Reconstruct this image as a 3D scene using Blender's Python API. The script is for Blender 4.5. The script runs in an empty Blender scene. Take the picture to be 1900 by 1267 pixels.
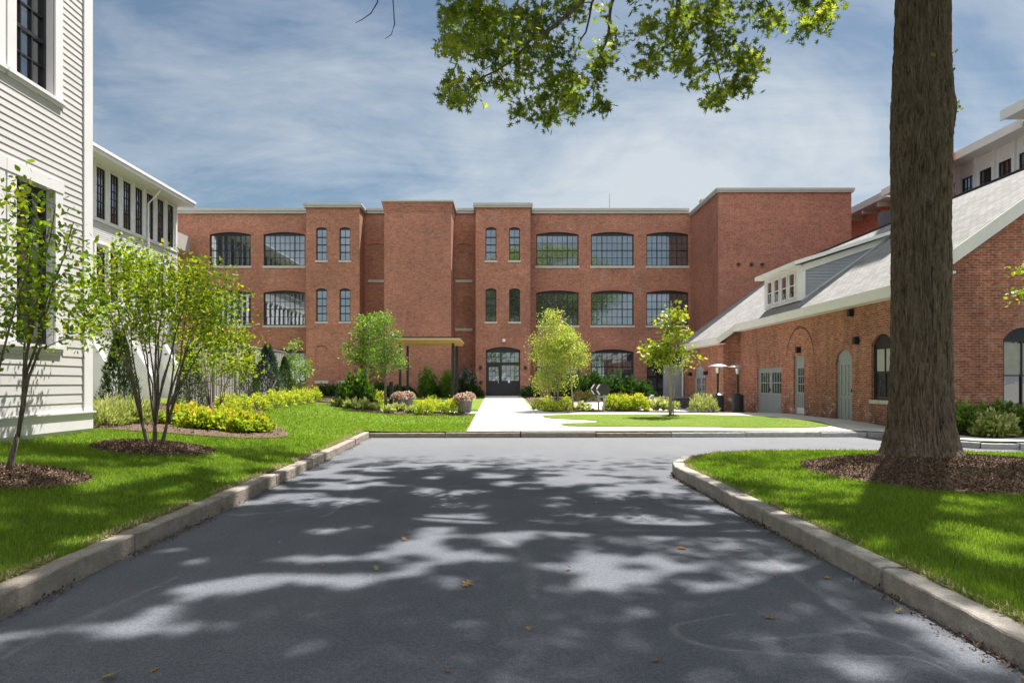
import bpy, bmesh, math, random
import numpy as np
from mathutils import Vector, Matrix
from mathutils.geometry import tessellate_polygon, delaunay_2d_cdt
random.seed(7); rng = np.random.default_rng(7)
S = bpy.context.scene
COL = S.collection
R = math.radians

# ------------------------------------------------------------------ camera, sky, sun
cam_d = bpy.data.cameras.new('camera'); cam = bpy.data.objects.new('camera', cam_d); COL.objects.link(cam)
cam.location = (0, 0, 1.5); cam.rotation_euler = (R(90), 0, 0)
cam_d.sensor_width = 36; cam_d.lens = 24.0
cam_d.shift_x = 15/1900; cam_d.shift_y = 77/1900
cam_d.clip_start = .05; cam_d.clip_end = 3000
S.camera = cam
SUN = Vector((.30, .43, 1.0)).normalized()
sun_el = math.asin(SUN.z); sun_az = math.atan2(SUN.x, SUN.y)
sd = bpy.data.lights.new('sun', 'SUN'); sd.energy = 4.0; sd.angle = R(.65); sd.color = (1, .965, .915)
so = bpy.data.objects.new('sun', sd); COL.objects.link(so); so.location = (20, 30, 60)
so.rotation_euler = (-SUN).to_track_quat('-Z', 'Y').to_euler()
W = bpy.data.worlds.new('World'); S.world = W; W.use_nodes = True
wn = W.node_tree; wn.nodes.clear()
def wnode(t, **k):
    n = wn.nodes.new(t)
    for a, b in k.items(): setattr(n, a, b)
    return n
wo = wnode('ShaderNodeOutputWorld'); bg = wnode('ShaderNodeBackground'); bg.inputs[1].default_value = .05
sky = wnode('ShaderNodeTexSky', sky_type='NISHITA'); sky.sun_disc = False
sky.sun_elevation = sun_el; sky.sun_rotation = sun_az; sky.air_density = 1.0; sky.dust_density = .6; sky.ozone_density = 2.0
tc = wnode('ShaderNodeTexCoord'); sx = wnode('ShaderNodeSeparateXYZ'); wn.links.new(tc.outputs['Generated'], sx.inputs[0])
def wmath(op, a, b=None, clamp=False):
    n = wnode('ShaderNodeMath', operation=op, use_clamp=clamp)
    for i, v in enumerate((a, b)):
        if v is None: continue
        if isinstance(v, (int, float)): n.inputs[i].default_value = v
        else: wn.links.new(v, n.inputs[i])
    return n.outputs[0]
zz = wmath('ADD', wmath('MAXIMUM', sx.outputs[2], 0.0), .16)
cx = wnode('ShaderNodeCombineXYZ')
wn.links.new(wmath('DIVIDE', sx.outputs[0], zz), cx.inputs[0]); wn.links.new(wmath('DIVIDE', sx.outputs[1], zz), cx.inputs[1])
def wnoise(scale, detail, rough, mscale, rot, loc=(0, 0, 0)):
    m = wnode('ShaderNodeMapping'); m.inputs['Scale'].default_value = mscale; m.inputs['Rotation'].default_value = (0, 0, rot); m.inputs['Location'].default_value = loc
    wn.links.new(cx.outputs[0], m.inputs[0])
    n = wnode('ShaderNodeTexNoise'); n.inputs['Scale'].default_value = scale; n.inputs['Detail'].default_value = detail; n.inputs['Roughness'].default_value = rough
    n.inputs['Distortion'].default_value = .8
    wn.links.new(m.outputs[0], n.inputs['Vector']); return n.outputs[0]
n1 = wnoise(.75, 10, .60, (1, 1, 1), .5, (3.1, 1.7, 0)); n2 = wnoise(1.5, 10, .68, (.75, 1.7, 1), .8, (.3, 5.2, 0))
cs = wmath('ADD', wmath('ADD', wmath('MULTIPLY', n1, .74), wmath('MULTIPLY', n2, .26)), wmath('MULTIPLY', wmath('SUBTRACT', .46, sx.outputs[2], True), .17))
def wlobe(d, k0, k1):
    vm = wnode('ShaderNodeVectorMath', operation='DOT_PRODUCT'); wn.links.new(tc.outputs['Generated'], vm.inputs[0]); vm.inputs[1].default_value = Vector(d).normalized()
    return wmath('MULTIPLY', wmath('SUBTRACT', vm.outputs['Value'], k0), 1/(k1-k0), True)
cs = wmath('ADD', wmath('SUBTRACT', cs, wmath('MULTIPLY', wlobe((-.40, 1, .58),   .88, 1.0), .05)), wmath('MULTIPLY', wlobe((.34, 1, .36), .88, 1.0), .035))
rp = wnode('ShaderNodeValToRGB'); rp.color_ramp.elements[0].position = .44; rp.color_ramp.elements[1].position = .65
rp.color_ramp.elements[0].color = (0, 0, 0, 1); rp.color_ramp.elements[1].color = (1, 1, 1, 1)
wn.links.new(cs, rp.inputs[0])
mixc = wnode('ShaderNodeMix', data_type='RGBA')
dim = wnode('ShaderNodeMix', data_type='RGBA', blend_type='MULTIPLY'); dim.inputs[0].default_value = 1
wn.links.new(sky.outputs[0], dim.inputs[6]); dim.inputs[7].default_value = (.66, .66, .60, 1)
wn.links.new(wmath('MULTIPLY', rp.outputs[0], .95), mixc.inputs[0]); wn.links.new(dim.outputs[2], mixc.inputs[6])
mixc.inputs[7].default_value = (4.6, 5.0, 5.35, 1)
# unseen bright cloud added opposite the sun to fill the shaded facade, above about 25 degrees
fill_cloud = wmath('MULTIPLY', wmath('MULTIPLY', wmath('SUBTRACT', wmath('MULTIPLY', sx.outputs[1], -1.0), .08), 4.0, True), wmath('MULTIPLY', wmath('SUBTRACT', sx.outputs[2], .33), 5.0, True))
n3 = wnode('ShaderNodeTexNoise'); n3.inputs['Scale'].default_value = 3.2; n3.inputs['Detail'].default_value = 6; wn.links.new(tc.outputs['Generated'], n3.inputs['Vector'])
fill_cloud = wmath('MULTIPLY', fill_cloud, wmath('MULTIPLY', wmath('SUBTRACT', n3.outputs[0], .33), 6.0, True), True)
mixb = wnode('ShaderNodeMix', data_type='RGBA'); wn.links.new(fill_cloud, mixb.inputs[0]); wn.links.new(mixc.outputs[2], mixb.inputs[6]); mixb.inputs[7].default_value = (14.6, 15.4, 16.8, 1)
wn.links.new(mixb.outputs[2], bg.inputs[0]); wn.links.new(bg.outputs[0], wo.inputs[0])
S.view_settings.view_transform = 'Standard'; S.view_settings.look = 'None'; S.view_settings.exposure = 1.55; S.view_settings.gamma = 1
S.render.engine = 'CYCLES'; S.cycles.max_bounces = 7; S.cycles.transparent_max_bounces = 12

# ------------------------------------------------------------------ helpers
def tag(o, label=None, cat=None, group=None, kind=None):
    if label: o['label'] = label
    if cat: o['category'] = cat
    if group: o['group'] = group
    if kind: o['kind'] = kind
    return o
def thing(name, label, cat, loc=(0, 0, 0), rz=0, group=None):
    o = bpy.data.objects.new(name, None); COL.objects.link(o); o.empty_display_size = .3
    o.location = loc; o.rotation_euler = (0, 0, rz)
    return tag(o, label, cat, group)
def wloc(o):
    v = Vector((0, 0, 0))
    while o: v += o.location; o = o.parent
    return v
def dup(root, loc, rz=None, label=None, parent=None, scale=None):
    def cp(o, par):
        c = o.copy(); COL.objects.link(c)
        if par is not None: c.parent = par
        for ch in kids.get(o.name, []): cp(ch, c)
        return c
    kids = {}
    def walk(o):
        kids[o.name] = list(o.children)
        for ch in o.children: walk(ch)
    walk(root)
    r = cp(root, parent); r.location = loc
    if rz is not None: r.rotation_euler = (0, 0, rz)
    if scale is not None: r.scale = (scale,)*3 if isinstance(scale, (int, float)) else scale
    if label: r['label'] = label
    return r

class MB:
    def __init__(s): s.v = []; s.f = []; s.mi = []; s.cur = 0
    def face(s, pts):
        i = len(s.v); s.v += [tuple(p) for p in pts]; s.f.append(tuple(range(i, i+len(pts)))); s.mi.append(s.cur)
    def box(s, x0, x1, y0, y1, z0, z1):
        p = [(x0, y0, z0), (x1, y0, z0), (x1, y1, z0), (x0, y1, z0), (x0, y0, z1), (x1, y0, z1), (x1, y1, z1), (x0, y1, z1)]
        for q in ((0, 3, 2, 1), (4, 5, 6, 7), (0, 1, 5, 4), (1, 2, 6, 5), (2, 3, 7, 6), (3, 0, 4, 7)): s.face([p[k] for k in q])
        return s
    def prism(s, poly, vec):
        """closed prism: planar polygon (3d points) swept by vec"""
        v = Vector(vec); a = [Vector(p) for p in poly]; b = [p+v for p in a]
        n = Vector((0, 0, 0))
        for i in range(len(a)): n += a[i].cross(a[(i+1) % len(a)])
        if n.dot(v) > 0: a, b = [p for p in reversed(a)], [p for p in reversed(b)]
        s.face(a); s.face(list(reversed(b)))
        for i in range(len(a)):
            j = (i+1) % len(a); s.face([a[j], a[i], b[i], b[j]])
        return s
    def cyl(s, x, y, z0, z1, r0, r1=None, n=16, cap=True):
        r1 = r0 if r1 is None else r1
        A = [(x+r0*math.cos(2*math.pi*i/n), y+r0*math.sin(2*math.pi*i/n), z0) for i in range(n)]
        B = [(x+r1*math.cos(2*math.pi*i/n), y+r1*math.sin(2*math.pi*i/n), z1) for i in range(n)]
        for i in range(n): s.face([A[i], A[(i+1) % n], B[(i+1) % n], B[i]])
        if cap: s.face(list(reversed(A))); s.face(B)
        return s
    def tube(s, pts, rad, n=6):
        pts = [Vector(p) for p in pts]
        if isinstance(rad, (int, float)): rad = [rad]*len(pts)
        rings = []; ref = Vector((.31, .17, .93)).normalized()
        for i, p in enumerate(pts):
            d = (pts[min(i+1, len(pts)-1)]-pts[max(i-1, 0)])
            d = d.normalized() if d.length > 1e-9 else Vector((0, 0, 1))
            a = d.cross(ref)
            if a.length < .15: a = d.cross(Vector((1, 0, 0)))
            a.normalize(); b = d.cross(a)
            rings.append([p+(a*math.cos(2*math.pi*k/n)+b*math.sin(2*math.pi*k/n))*rad[i] for k in range(n)])
        base = len(s.v)
        for r in rings: s.v += [tuple(q) for q in r]
        for i in range(len(rings)-1):
            for k in range(n):
                s.f.append((base+i*n+k, base+i*n+(k+1) % n, base+(i+1)*n+(k+1) % n, base+(i+1)*n+k)); s.mi.append(s.cur)
        s.f.append(tuple(base+k for k in reversed(range(n)))); s.mi.append(s.cur)
        e = base+(len(rings)-1)*n; s.f.append(tuple(e+k for k in range(n))); s.mi.append(s.cur)
        return s
    def build(s, name, mat, parent=None, smooth=False, bevel=0):
        off = wloc(parent) if parent else Vector((0, 0, 0))
        me = bpy.data.meshes.new(name)
        V = np.array(s.v, dtype=float)-np.array(off)
        me.from_pydata(V.tolist(), [], s.f)
        mats = mat if isinstance(mat, (list, tuple)) else [mat]
        for m in mats: me.materials.append(m)
        if len(mats) > 1: me.polygons.foreach_set('material_index', s.mi)
        uv = me.uv_layers.new(name='UVMap'); VV = np.array(s.v, dtype=float)
        for p in me.polygons:
            n = p.normal; ax, ay, az = abs(n.x), abs(n.y), abs(n.z)
            for li in p.loop_indices:
                c = VV[me.loops[li].vertex_index]
                if az > .35 and az < .95 and ax > ay: u = (c[1], c[2]*math.sqrt(1+(n.z/max(ax, .01))**2))
                elif az >= ax and az >= ay: u = (c[0], c[1])
                elif ax >= ay: u = (c[1], c[2])
                else: u = (c[0], c[2])
                uv.data[li].uv = u
        if smooth: me.polygons.foreach_set('use_smooth', [True]*len(me.polygons))
        o = bpy.data.objects.new(name, me); COL.objects.link(o)
        if parent: o.parent = parent
        if bevel:
            b = o.modifiers.new('bevel', 'BEVEL'); b.width = bevel; b.segments = 2; b.limit_method = 'ANGLE'
        return o

# ------------------------------------------------------------------ materials
def mat(name):
    m = bpy.data.materials.new(name); m.use_nodes = True; nt = m.node_tree; nt.nodes.clear()
    out = nt.nodes.new('ShaderNodeOutputMaterial'); bs = nt.nodes.new('ShaderNodeBsdfPrincipled')
    nt.links.new(bs.outputs[0], out.inputs[0]); return m, nt, bs, out
class N:
    def __init__(s, nt): s.nt = nt
    def put(s, sock, v):
        if isinstance(v, (int, float)): sock.default_value = v
        elif isinstance(v, tuple): sock.default_value = v if len(v) == len(sock.default_value) else tuple(v)+(1,)
        else: s.nt.links.new(v, sock)
    def node(s, t, **k):
        n = s.nt.nodes.new(t)
        for a, b in k.items(): setattr(n, a, b)
        return n
    def coord(s, kind='Object'): return s.node('ShaderNodeTexCoord').outputs[kind]
    def pos(s): return s.node('ShaderNodeNewGeometry').outputs['Position']
    def map(s, vec, scale=(1, 1, 1), loc=(0, 0, 0), rot=(0, 0, 0)):
        m = s.node('ShaderNodeMapping'); m.inputs['Scale'].default_value = scale; m.inputs['Location'].default_value = loc; m.inputs['Rotation'].default_value = rot
        s.put(m.inputs[0], vec); return m.outputs[0]
    def noise(s, vec, scale, detail=4, rough=.55, dist=0):
        n = s.node('ShaderNodeTexNoise'); s.put(n.inputs['Vector'], vec); n.inputs['Scale'].default_value = scale
        n.inputs['Detail'].default_value = detail; n.inputs['Roughness'].default_value = rough; n.inputs['Distortion'].default_value = dist
        return n.outputs[0]
    def vor(s, vec, scale, out='Distance', feature='F1'):
        n = s.node('ShaderNodeTexVoronoi', feature=feature); s.put(n.inputs['Vector'], vec); n.inputs['Scale'].default_value = scale; return n.outputs[out]
    def ramp(s, fac, stops):
        n = s.node('ShaderNodeValToRGB'); cr = n.color_ramp
        while len(cr.elements) < len(stops): cr.elements.new(.5)
        for e, (p, c) in zip(cr.elements, stops):
            e.position = p; e.color = (c, c, c, 1) if isinstance(c, (int, float)) else tuple(c)+(1,)
        s.put(n.inputs[0], fac); return n.outputs[0]
    def mix(s, f, a, b, mode='MIX'):
        n = s.node('ShaderNodeMix', data_type='RGBA', blend_type=mode); s.put(n.inputs[0], f); s.put(n.inputs[6], a); s.put(n.inputs[7], b); return n.outputs[2]
    def math(s, op, a, b=0.0, clamp=False):
        n = s.node('ShaderNodeMath', operation=op, use_clamp=clamp); s.put(n.inputs[0], a); s.put(n.inputs[1], b); return n.outputs[0]
    def bump(s, h, strength=.3, dist=.02):
        n = s.node('ShaderNodeBump'); n.inputs['Strength'].default_value = strength; n.inputs['Distance'].default_value = dist
        s.put(n.inputs['Height'], h); return n.outputs[0]

def M_brick(name, c1, c2, mortar, dirty=.5, scale=1.0, msize=.009, white=.3, damp=0):
    m, nt, bs, out = mat(name); n = N(nt); uv = n.coord('UV')
    b = n.node('ShaderNodeTexBrick'); nt.links.new(uv, b.inputs['Vector']); b.inputs['Scale'].default_value = 1/scale
    b.inputs['Brick Width'].default_value = .212; b.inputs['Row Height'].default_value = .071; b.inputs['Mortar Size'].default_value = msize
    b.inputs['Mortar Smooth'].default_value = .3; b.inputs['Bias'].default_value = -.1
    b.inputs['Color1'].default_value = tuple(c1)+(1,); b.inputs['Color2'].default_value = tuple(c2)+(1,); b.inputs['Mortar'].default_value = tuple(mortar)+(1,)
    p = n.pos()
    big = n.noise(p, .35, 5, .6); med = n.noise(n.map(p, (1, 1, 2.5)), 2.2, 5, .65); fine = n.noise(p, 14, 3, .6)
    per = n.noise(n.map(uv, (4.7, 14.1, 1)), 1.0, 2, .7)
    c = n.mix(n.ramp(per, [(.45, 0), (.72, .75)]), b.outputs['Color'], (c2[0]*.6, c2[1]*.62, c2[2]*.8))
    c = n.mix(1.0, c, n.ramp(big, [(.3, (1-.35*dirty,)*3), (.7, (1.12, 1.08, 1.04))]), 'MULTIPLY')
    c = n.mix(1.0, c, n.ramp(med, [(.25, (.72, .74, .78)), (.55, (1, 1, 1)), (.8, (1.2, 1.16, 1.1))]), 'MULTIPLY')
    c = n.mix(n.ramp(n.noise(n.map(p, (1, 1, .6), (7, 3, 1)), .9, 6, .72), [(.58, 0), (.78, white)]), c, (.55, .47, .44))
    if damp:
        zs_ = n.node('ShaderNodeSeparateXYZ'); nt.links.new(p, zs_.inputs[0])
        lo_ = n.math('MULTIPLY', n.math('SUBTRACT', 1.15, zs_.outputs[2]), 1.1, True); dn = n.noise(n.map(p, (1, 1, .5), (2, 9, 4)), 1.1, 6, .7)
        c = n.mix(n.math('MULTIPLY', n.math('MULTIPLY', lo_, n.ramp(dn, [(.38, 0), (.62, 1)])), damp, True), c, (.10, .075, .055))
        ef = n.math('MULTIPLY', n.ramp(n.noise(n.map(p, (1, 1, 1.3), (5, 1, 8)), 3.2, 7, .75), [(.55, 0), (.61, 1)]), n.math('MULTIPLY', n.math('SUBTRACT', 1.35, zs_.outputs[2]), 1.6, True))
        c = n.mix(n.math('MULTIPLY', ef, .75), c, (.62, .58, .56))
        st_ = n.noise(n.map(p, (2.2, 2.2, .35), (1, 1, 1)), 1.2, 5, .65); c = n.mix(1.0, c, n.ramp(st_, [(.3, (.72, .72, .75)), (.55, (1.05, 1.03, 1.0))]), 'MULTIPLY')
    c = n.mix(.35, c, n.ramp(fine, [(.3, (.6, .6, .6)), (.7, (1.3, 1.3, 1.3))]), 'MULTIPLY')
    nt.links.new(c, bs.inputs['Base Color']); bs.inputs['Roughness'].default_value = .9; bs.inputs['Specular IOR Level'].default_value = .2
    h = n.math('ADD', n.math('MULTIPLY', b.outputs['Fac'], -1.0), n.math('MULTIPLY', fine, .5))
    nt.links.new(n.bump(h, .55, .012), bs.inputs['Normal']); return m
def M_plain(name, col, rough=.6, var=.12, vscale=3.0, bump=0, bscale=40, metal=0, spec=.5, stretch=(1, 1, 1)):
    m, nt, bs, out = mat(name); n = N(nt); p = n.pos()
    f = n.noise(n.map(p, stretch), vscale, 5, .6)
    lo = tuple(c*(1-var) for c in col); hi = tuple(min(1, c*(1+var)) for c in col)
    nt.links.new(n.ramp(f, [(.3, lo), (.7, hi)]), bs.inputs['Base Color'])
    bs.inputs['Roughness'].default_value = rough; bs.inputs['Metallic'].default_value = metal; bs.inputs['Specular IOR Level'].default_value = spec
    if bump: nt.links.new(n.bump(n.noise(n.map(p, stretch), bscale, 4, .6), bump, .01), bs.inputs['Normal'])
    return m
def M_glass(name, base, refl, bumpy=.03, tint=(1, 1, 1)):
    m, nt, bs, out = mat(name); n = N(nt); nt.nodes.remove(bs); p = n.pos()
    d = n.node('ShaderNodeBsdfDiffuse'); g = n.node('ShaderNodeBsdfGlossy'); g.inputs['Roughness'].default_value = .015; g.inputs['Color'].default_value = tuple(tint)+(1,)
    c = n.mix(n.ramp(n.noise(n.map(p, (1, 1, .7)), .8, 3, .5), [(.4, 0), (.65, 1)]), tuple(base), tuple(x*2.2+.01 for x in base))
    nt.links.new(c, d.inputs['Color'])
    nrm = n.bump(n.noise(p, 1.3, 2, .5), bumpy, .25); nt.links.new(nrm, g.inputs['Normal'])
    lw = n.node('ShaderNodeLayerWeight'); lw.inputs['Blend'].default_value = .35
    f = n.math('ADD', n.math('MULTIPLY', lw.outputs['Facing'], .45), refl, True)
    mx = n.node('ShaderNodeMixShader'); nt.links.new(f, mx.inputs[0]); nt.links.new(d.outputs[0], mx.inputs[1]); nt.links.new(g.outputs[0], mx.inputs[2])
    nt.links.new(mx.outputs[0], out.inputs[0]); return m
def M_leaf(name, cols, trans, tf=.45, rough=.45, spec=.35):
    m, nt, bs, out = mat(name); n = N(nt)
    at = n.node('ShaderNodeAttribute', attribute_name='var').outputs['Fac']
    k = len(cols)-1; c = n.ramp(at, [(i/k, tuple(cc)) for i, cc in enumerate(cols)])
    nt.links.new(c, bs.inputs['Base Color']); bs.inputs['Roughness'].default_value = rough; bs.inputs['Specular IOR Level'].default_value = spec
    t = n.node('ShaderNodeBsdfTranslucent'); tc_ = n.mix(1.0, c, tuple(trans), 'MULTIPLY'); nt.links.new(tc_, t.inputs[0])
    mx = n.node('ShaderNodeMixShader'); mx.inputs[0].default_value = tf
    nt.links.new(bs.outputs[0], mx.inputs[1]); nt.links.new(t.outputs[0], mx.inputs[2]); nt.links.new(mx.outputs[0], out.inputs[0]); return m

BRK = M_brick('brick_red', (.52, .19, .105), (.37, .12, .07), (.50, .365, .28), .85, white=.42, msize=.011)
BRK_N = M_brick('brick_new', (.47, .158, .09), (.33, .10, .06), (.42, .30, .235), .45, msize=.013, white=.06)
BRK_B = M_brick('brick_block', (.43, .14, .08), (.32, .096, .06), (.46, .33, .26), .6, white=.25, msize=.011)
BRK_R = M_brick('brick_outbuilding', (.50, .19, .11), (.34, .105, .06), (.50, .38, .30), .75, msize=.010, white=.45, damp=.8)
ARCH = M_plain('arch_brick', (.35, .145, .10), .9, .25, 12, .3, 30)
STONE = M_plain('sill_stone', (.50, .46, .40), .85, .15, 6, .2, 40)
COPE = M_plain('coping_metal', (.42, .40, .36), .45, .06, 2)
BLACK = M_plain('black_metal', (.012, .013, .016), .4, .3, 5)
WHITE = M_plain('white_paint', (.70, .67, .685), .55, .04, 2)
SIDING = M_plain('siding_paint', (.51, .49, .485), .6, .05, 1.5, .1, 60, stretch=(3, .3, 3))
GREYP = M_plain('grey_paint', (.30, .315, .325), .5, .06, 3)
GSIDE = M_plain('grey_siding', (.27, .285, .31), .6, .05, 2)
GLASS_SKY = M_glass('glass_facade', (.03, .034, .037), .38, .004, (.80, .88, .95))
GLASS_NEAR = M_glass('glass_near', (.015, .014, .018), .16, .02)
GLASS_DK = M_glass('glass_dark', (.03, .03, .032), .10, .02)
BLIND = M_plain('blind', (.42, .40, .36), .8, .05, 3)
WOODF = M_plain('fence_wood', (.30, .28, .265), .85, .2, 8, .3, 20, stretch=(6, 6, .4))
PINE = M_plain('pine_wood', (.56, .35, .18), .6, .15, 6, .1, 20, stretch=(.5, 6, 6))
METAL = M_plain('steel', (.6, .6, .6), .3, .05, 4, metal=.9)
PWHITE = M_plain('plastic_white', (.75, .75, .75), .4, .03, 4)
ORANGE = M_plain('orange_plastic', (.75, .09, .03), .5, .05, 4)
POT = M_plain('pot_stone', (.13, .125, .12), .8, .2, 8, .3, 30)
KICK = M_plain('kick_plate', (.7, .7, .7), .35, .04, 4, metal=.5)

def M_shingle():
    m, nt, bs, out = mat('shingles'); n = N(nt); uv = n.coord('UV')
    b = n.node('ShaderNodeTexBrick'); nt.links.new(uv, b.inputs['Vector']); b.inputs['Scale'].default_value = 1
    b.inputs['Brick Width'].default_value = .32; b.inputs['Row Height'].default_value = .145; b.inputs['Mortar Size'].default_value = .008
    b.inputs['Color1'].default_value = (.26, .25, .235, 1); b.inputs['Color2'].default_value = (.19, .185, .175, 1); b.inputs['Mortar'].default_value = (.08, .078, .075, 1)
    p = n.pos(); c = n.mix(1.0, b.outputs['Color'], n.ramp(n.noise(p, 1.2, 5, .6), [(.3, .85), (.7, 1.1)]), 'MULTIPLY')
    nt.links.new(c, bs.inputs['Base Color']); bs.inputs['Roughness'].default_value = .95
    nt.links.new(n.bump(n.math('MULTIPLY', b.outputs['Fac'], -1.0), .6, .02), bs.inputs['Normal']); return m
SHING = M_shingle()
def M_asphalt():
    m, nt, bs, out = mat('asphalt'); n = N(nt); p = n.pos()
    g = n.vor(p, 95, 'Distance'); g2 = n.noise(p, 160, 3, .8); st = n.noise(p, .55, 6, .62); st2 = n.noise(n.map(p, (1, .25, 1), rot=(0, 0, .1)), 1.3, 5, .6)
    c = n.ramp(g2, [(.32, (.032, .036, .046)), (.52, (.086, .093, .111)), (.72, (.24, .252, .28))])
    c = n.mix(1.0, c, n.ramp(n.noise(p, 38, 4, .75), [(.3, (.62, .63, .66)), (.7, (1.42, 1.40, 1.36))]), 'MULTIPLY'); c = n.mix(1.0, c, n.ramp(st, [(.3, (.82, .83, .86)), (.7, (1.15, 1.14, 1.12))]), 'MULTIPLY')
    c = n.mix(1.0, c, n.ramp(st2, [(.35, (.92, .92, .93)), (.7, (1.12, 1.12, 1.1))]), 'MULTIPLY')
    sp = n.node('ShaderNodeSeparateXYZ'); nt.links.new(p, sp.inputs[0])
    # dusty paler strip along the gutters and paler towards the far end
    lft = n.math('MULTIPLY', n.math('SUBTRACT', 0.0, n.math('ADD', sp.outputs[0], 2.75)), 1.6, True)
    far = n.math('MULTIPLY', n.math('SUBTRACT', sp.outputs[1], 9.0), .11, True)
    d = n.math('MULTIPLY', n.math('MAXIMUM', n.math('MULTIPLY', lft, .55), n.math('MULTIPLY', far, .85)), n.ramp(n.noise(p, 2.1, 6, .7), [(.25, .45), (.7, 1.0)]))
    c = n.mix(d, c, (.150, .151, .152))
    nt.links.new(c, bs.inputs['Base Color']); bs.inputs['Roughness'].default_value = .82; bs.inputs['Specular IOR Level'].default_value = .35
    nt.links.new(n.bump(n.math('ADD', g, n.math('MULTIPLY', g2, .6)), .5, .006), bs.inputs['Normal']); return m
ASPH = M_asphalt()
def M_concrete(name, col, joint=True):
    m, nt, bs, out = mat(name); n = N(nt); p = n.pos()
    c = n.mix(1.0, n.ramp(n.noise(p, 1.1, 6, .65), [(.3, tuple(x*.88 for x in col)), (.7, tuple(x*1.08 for x in col))]), n.ramp(n.noise(p, 60, 3, .7), [(.3, .9), (.7, 1.08)]), 'MULTIPLY')
    if joint:
        b = n.node('ShaderNodeTexBrick', offset=0.0); nt.links.new(p, b.inputs['Vector']); b.inputs['Scale'].default_value = 1
        b.inputs['Brick Width'].default_value = 1.5; b.inputs['Row Height'].default_value = 1.5; b.inputs['Mortar Size'].default_value = .012
        c = n.mix(n.math('MULTIPLY', b.outputs['Fac'], .6), c, (.2, .19, .18))
    nt.links.new(c, bs.inputs['Base Color']); bs.inputs['Roughness'].default_value = .9
    nt.links.new(n.bump(n.noise(p, 90, 3, .7), .2, .005), bs.inputs['Normal']); return m
CONC = M_concrete('concrete', (.56, .54, .50)); 
def M_granite(name, a, b_, spk=.5):
    m, nt, bs, out = mat(name); n = N(nt); p = n.pos()
    c = n.ramp(n.noise(p, 130, 3, .8), [(.32, tuple(x*.5 for x in a)), (.5, a), (.72, tuple(min(1, x*1.6) for x in a))])
    c = n.mix(n.ramp(n.noise(n.map(p, (1, 1, 3)), 2.6, 6, .7), [(.4, 0), (.7, .8)]), c, b_)
    c = n.mix(1.0, c, n.ramp(n.noise(p, 9, 5, .7), [(.3, .72), (.7, 1.15)]), 'MULTIPLY')
    nt.links.new(c, bs.inputs['Base Color']); bs.inputs['Roughness'].default_value = .88
    nt.links.new(n.bump(n.math('ADD', n.noise(p, 70, 4, .75), n.math('MULTIPLY', n.noise(p, 14, 3, .6), 1.6)), .7, .012), bs.inputs['Normal']); return m
GRAN = M_granite('granite_old', (.31, .27, .23), (.22, .17, .125)); GRAN2 = M_granite('granite_grey', (.33, .305, .275), (.26, .22, .18))
GRANL = M_granite('granite_pale', (.42, .42, .41), (.40, .39, .37))
def M_lawn():
    m, nt, bs, out = mat('lawn'); n = N(nt); p = n.pos()
    c = n.ramp(n.noise(n.map(p, (1, 1, 1)), 28, 5, .75), [(.3, (.075, .125, .016)), (.5, (.145, .215, .03)), (.72, (.25, .31, .07))])
    c = n.mix(1.0, c, n.ramp(n.noise(p, .8, 5, .6), [(.3, (.85, .9, .8)), (.7, (1.15, 1.08, 1.1))]), 'MULTIPLY')
    nt.links.new(c, bs.inputs['Base Color']); bs.inputs['Roughness'].default_value = .95; bs.inputs['Specular IOR Level'].default_value = .1
    nt.links.new(n.bump(n.noise(p, 60, 4, .8), .9, .04), bs.inputs['Normal']); return m
LAWN = M_lawn()
def M_mulch():
    m, nt, bs, out = mat('mulch'); n = N(nt); p = n.pos()
    v = n.vor(n.map(p, (1, 1.6, 1)), 34, 'Color'); sep = n.node('ShaderNodeSeparateColor'); nt.links.new(v, sep.inputs[0])
    c = n.ramp(sep.outputs[0], [(0, (.045, .026, .017)), (.5, (.12, .07, .045)), (1, (.26, .165, .11))])
    nt.links.new(c, bs.inputs['Base Color']); bs.inputs['Roughness'].default_value = .95
    nt.links.new(n.bump(n.math('ADD', n.vor(p, 34), n.noise(p, 60, 3, .7)), 1.0, .03), bs.inputs['Normal']); return m
MULCH = M_mulch()
def M_bark(name, a, b_, dark, sc=1.0):
    m, nt, bs, out = mat(name); n = N(nt); p = n.coord('Object')
    q = n.map(p, (9*sc, 9*sc, 1.3*sc)); w = n.noise(q, 1.6, 6, .65, .6); f = n.noise(n.map(p, (30*sc, 30*sc, 9*sc)), 1.0, 5, .7)
    c = n.ramp(w, [(.33, dark), (.47, a), (.68, b_)]); c = n.mix(1.0, c, n.ramp(f, [(.3, .65), (.7, 1.3)]), 'MULTIPLY')
    nt.links.new(c, bs.inputs['Base Color']); bs.inputs['Roughness'].default_value = .95; bs.inputs['Specular IOR Level'].default_value = .15
    nt.links.new(n.bump(n.math('ADD', w, n.math('MULTIPLY', f, .35)), 1.0, .05), bs.inputs['Normal']); return m
BARK = M_bark('oak_bark', (.165, .125, .095), (.26, .205, .16), (.042, .031, .024), 1.6)
BARK_S = M_bark('grey_bark', (.17, .135, .105), (.27, .23, .19), (.08, .06, .05), 3)
BARK_L = M_bark('pale_bark', (.34, .29, .22), (.46, .41, .33), (.2, .17, .13), 3)
LOAK = M_leaf('oak_leaf', [(.055, .085, .022), (.11, .155, .03), (.18, .225, .04), (.32, .34, .06)], (1.9, 1.95, .9), .5, .55, .15)
LAMEL = M_leaf('serviceberry_leaf', [(.07, .13, .012), (.15, .24, .016), (.27, .34, .022), (.42, .38, .03)], (1.7, 1.7, .7), .45, .5, .2)
LYOUNG = M_leaf('maple_leaf', [(.09, .15, .015), (.17, .24, .02), (.30, .35, .03), (.40, .38, .05)], (1.5, 1.5, .7), .42)
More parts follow.
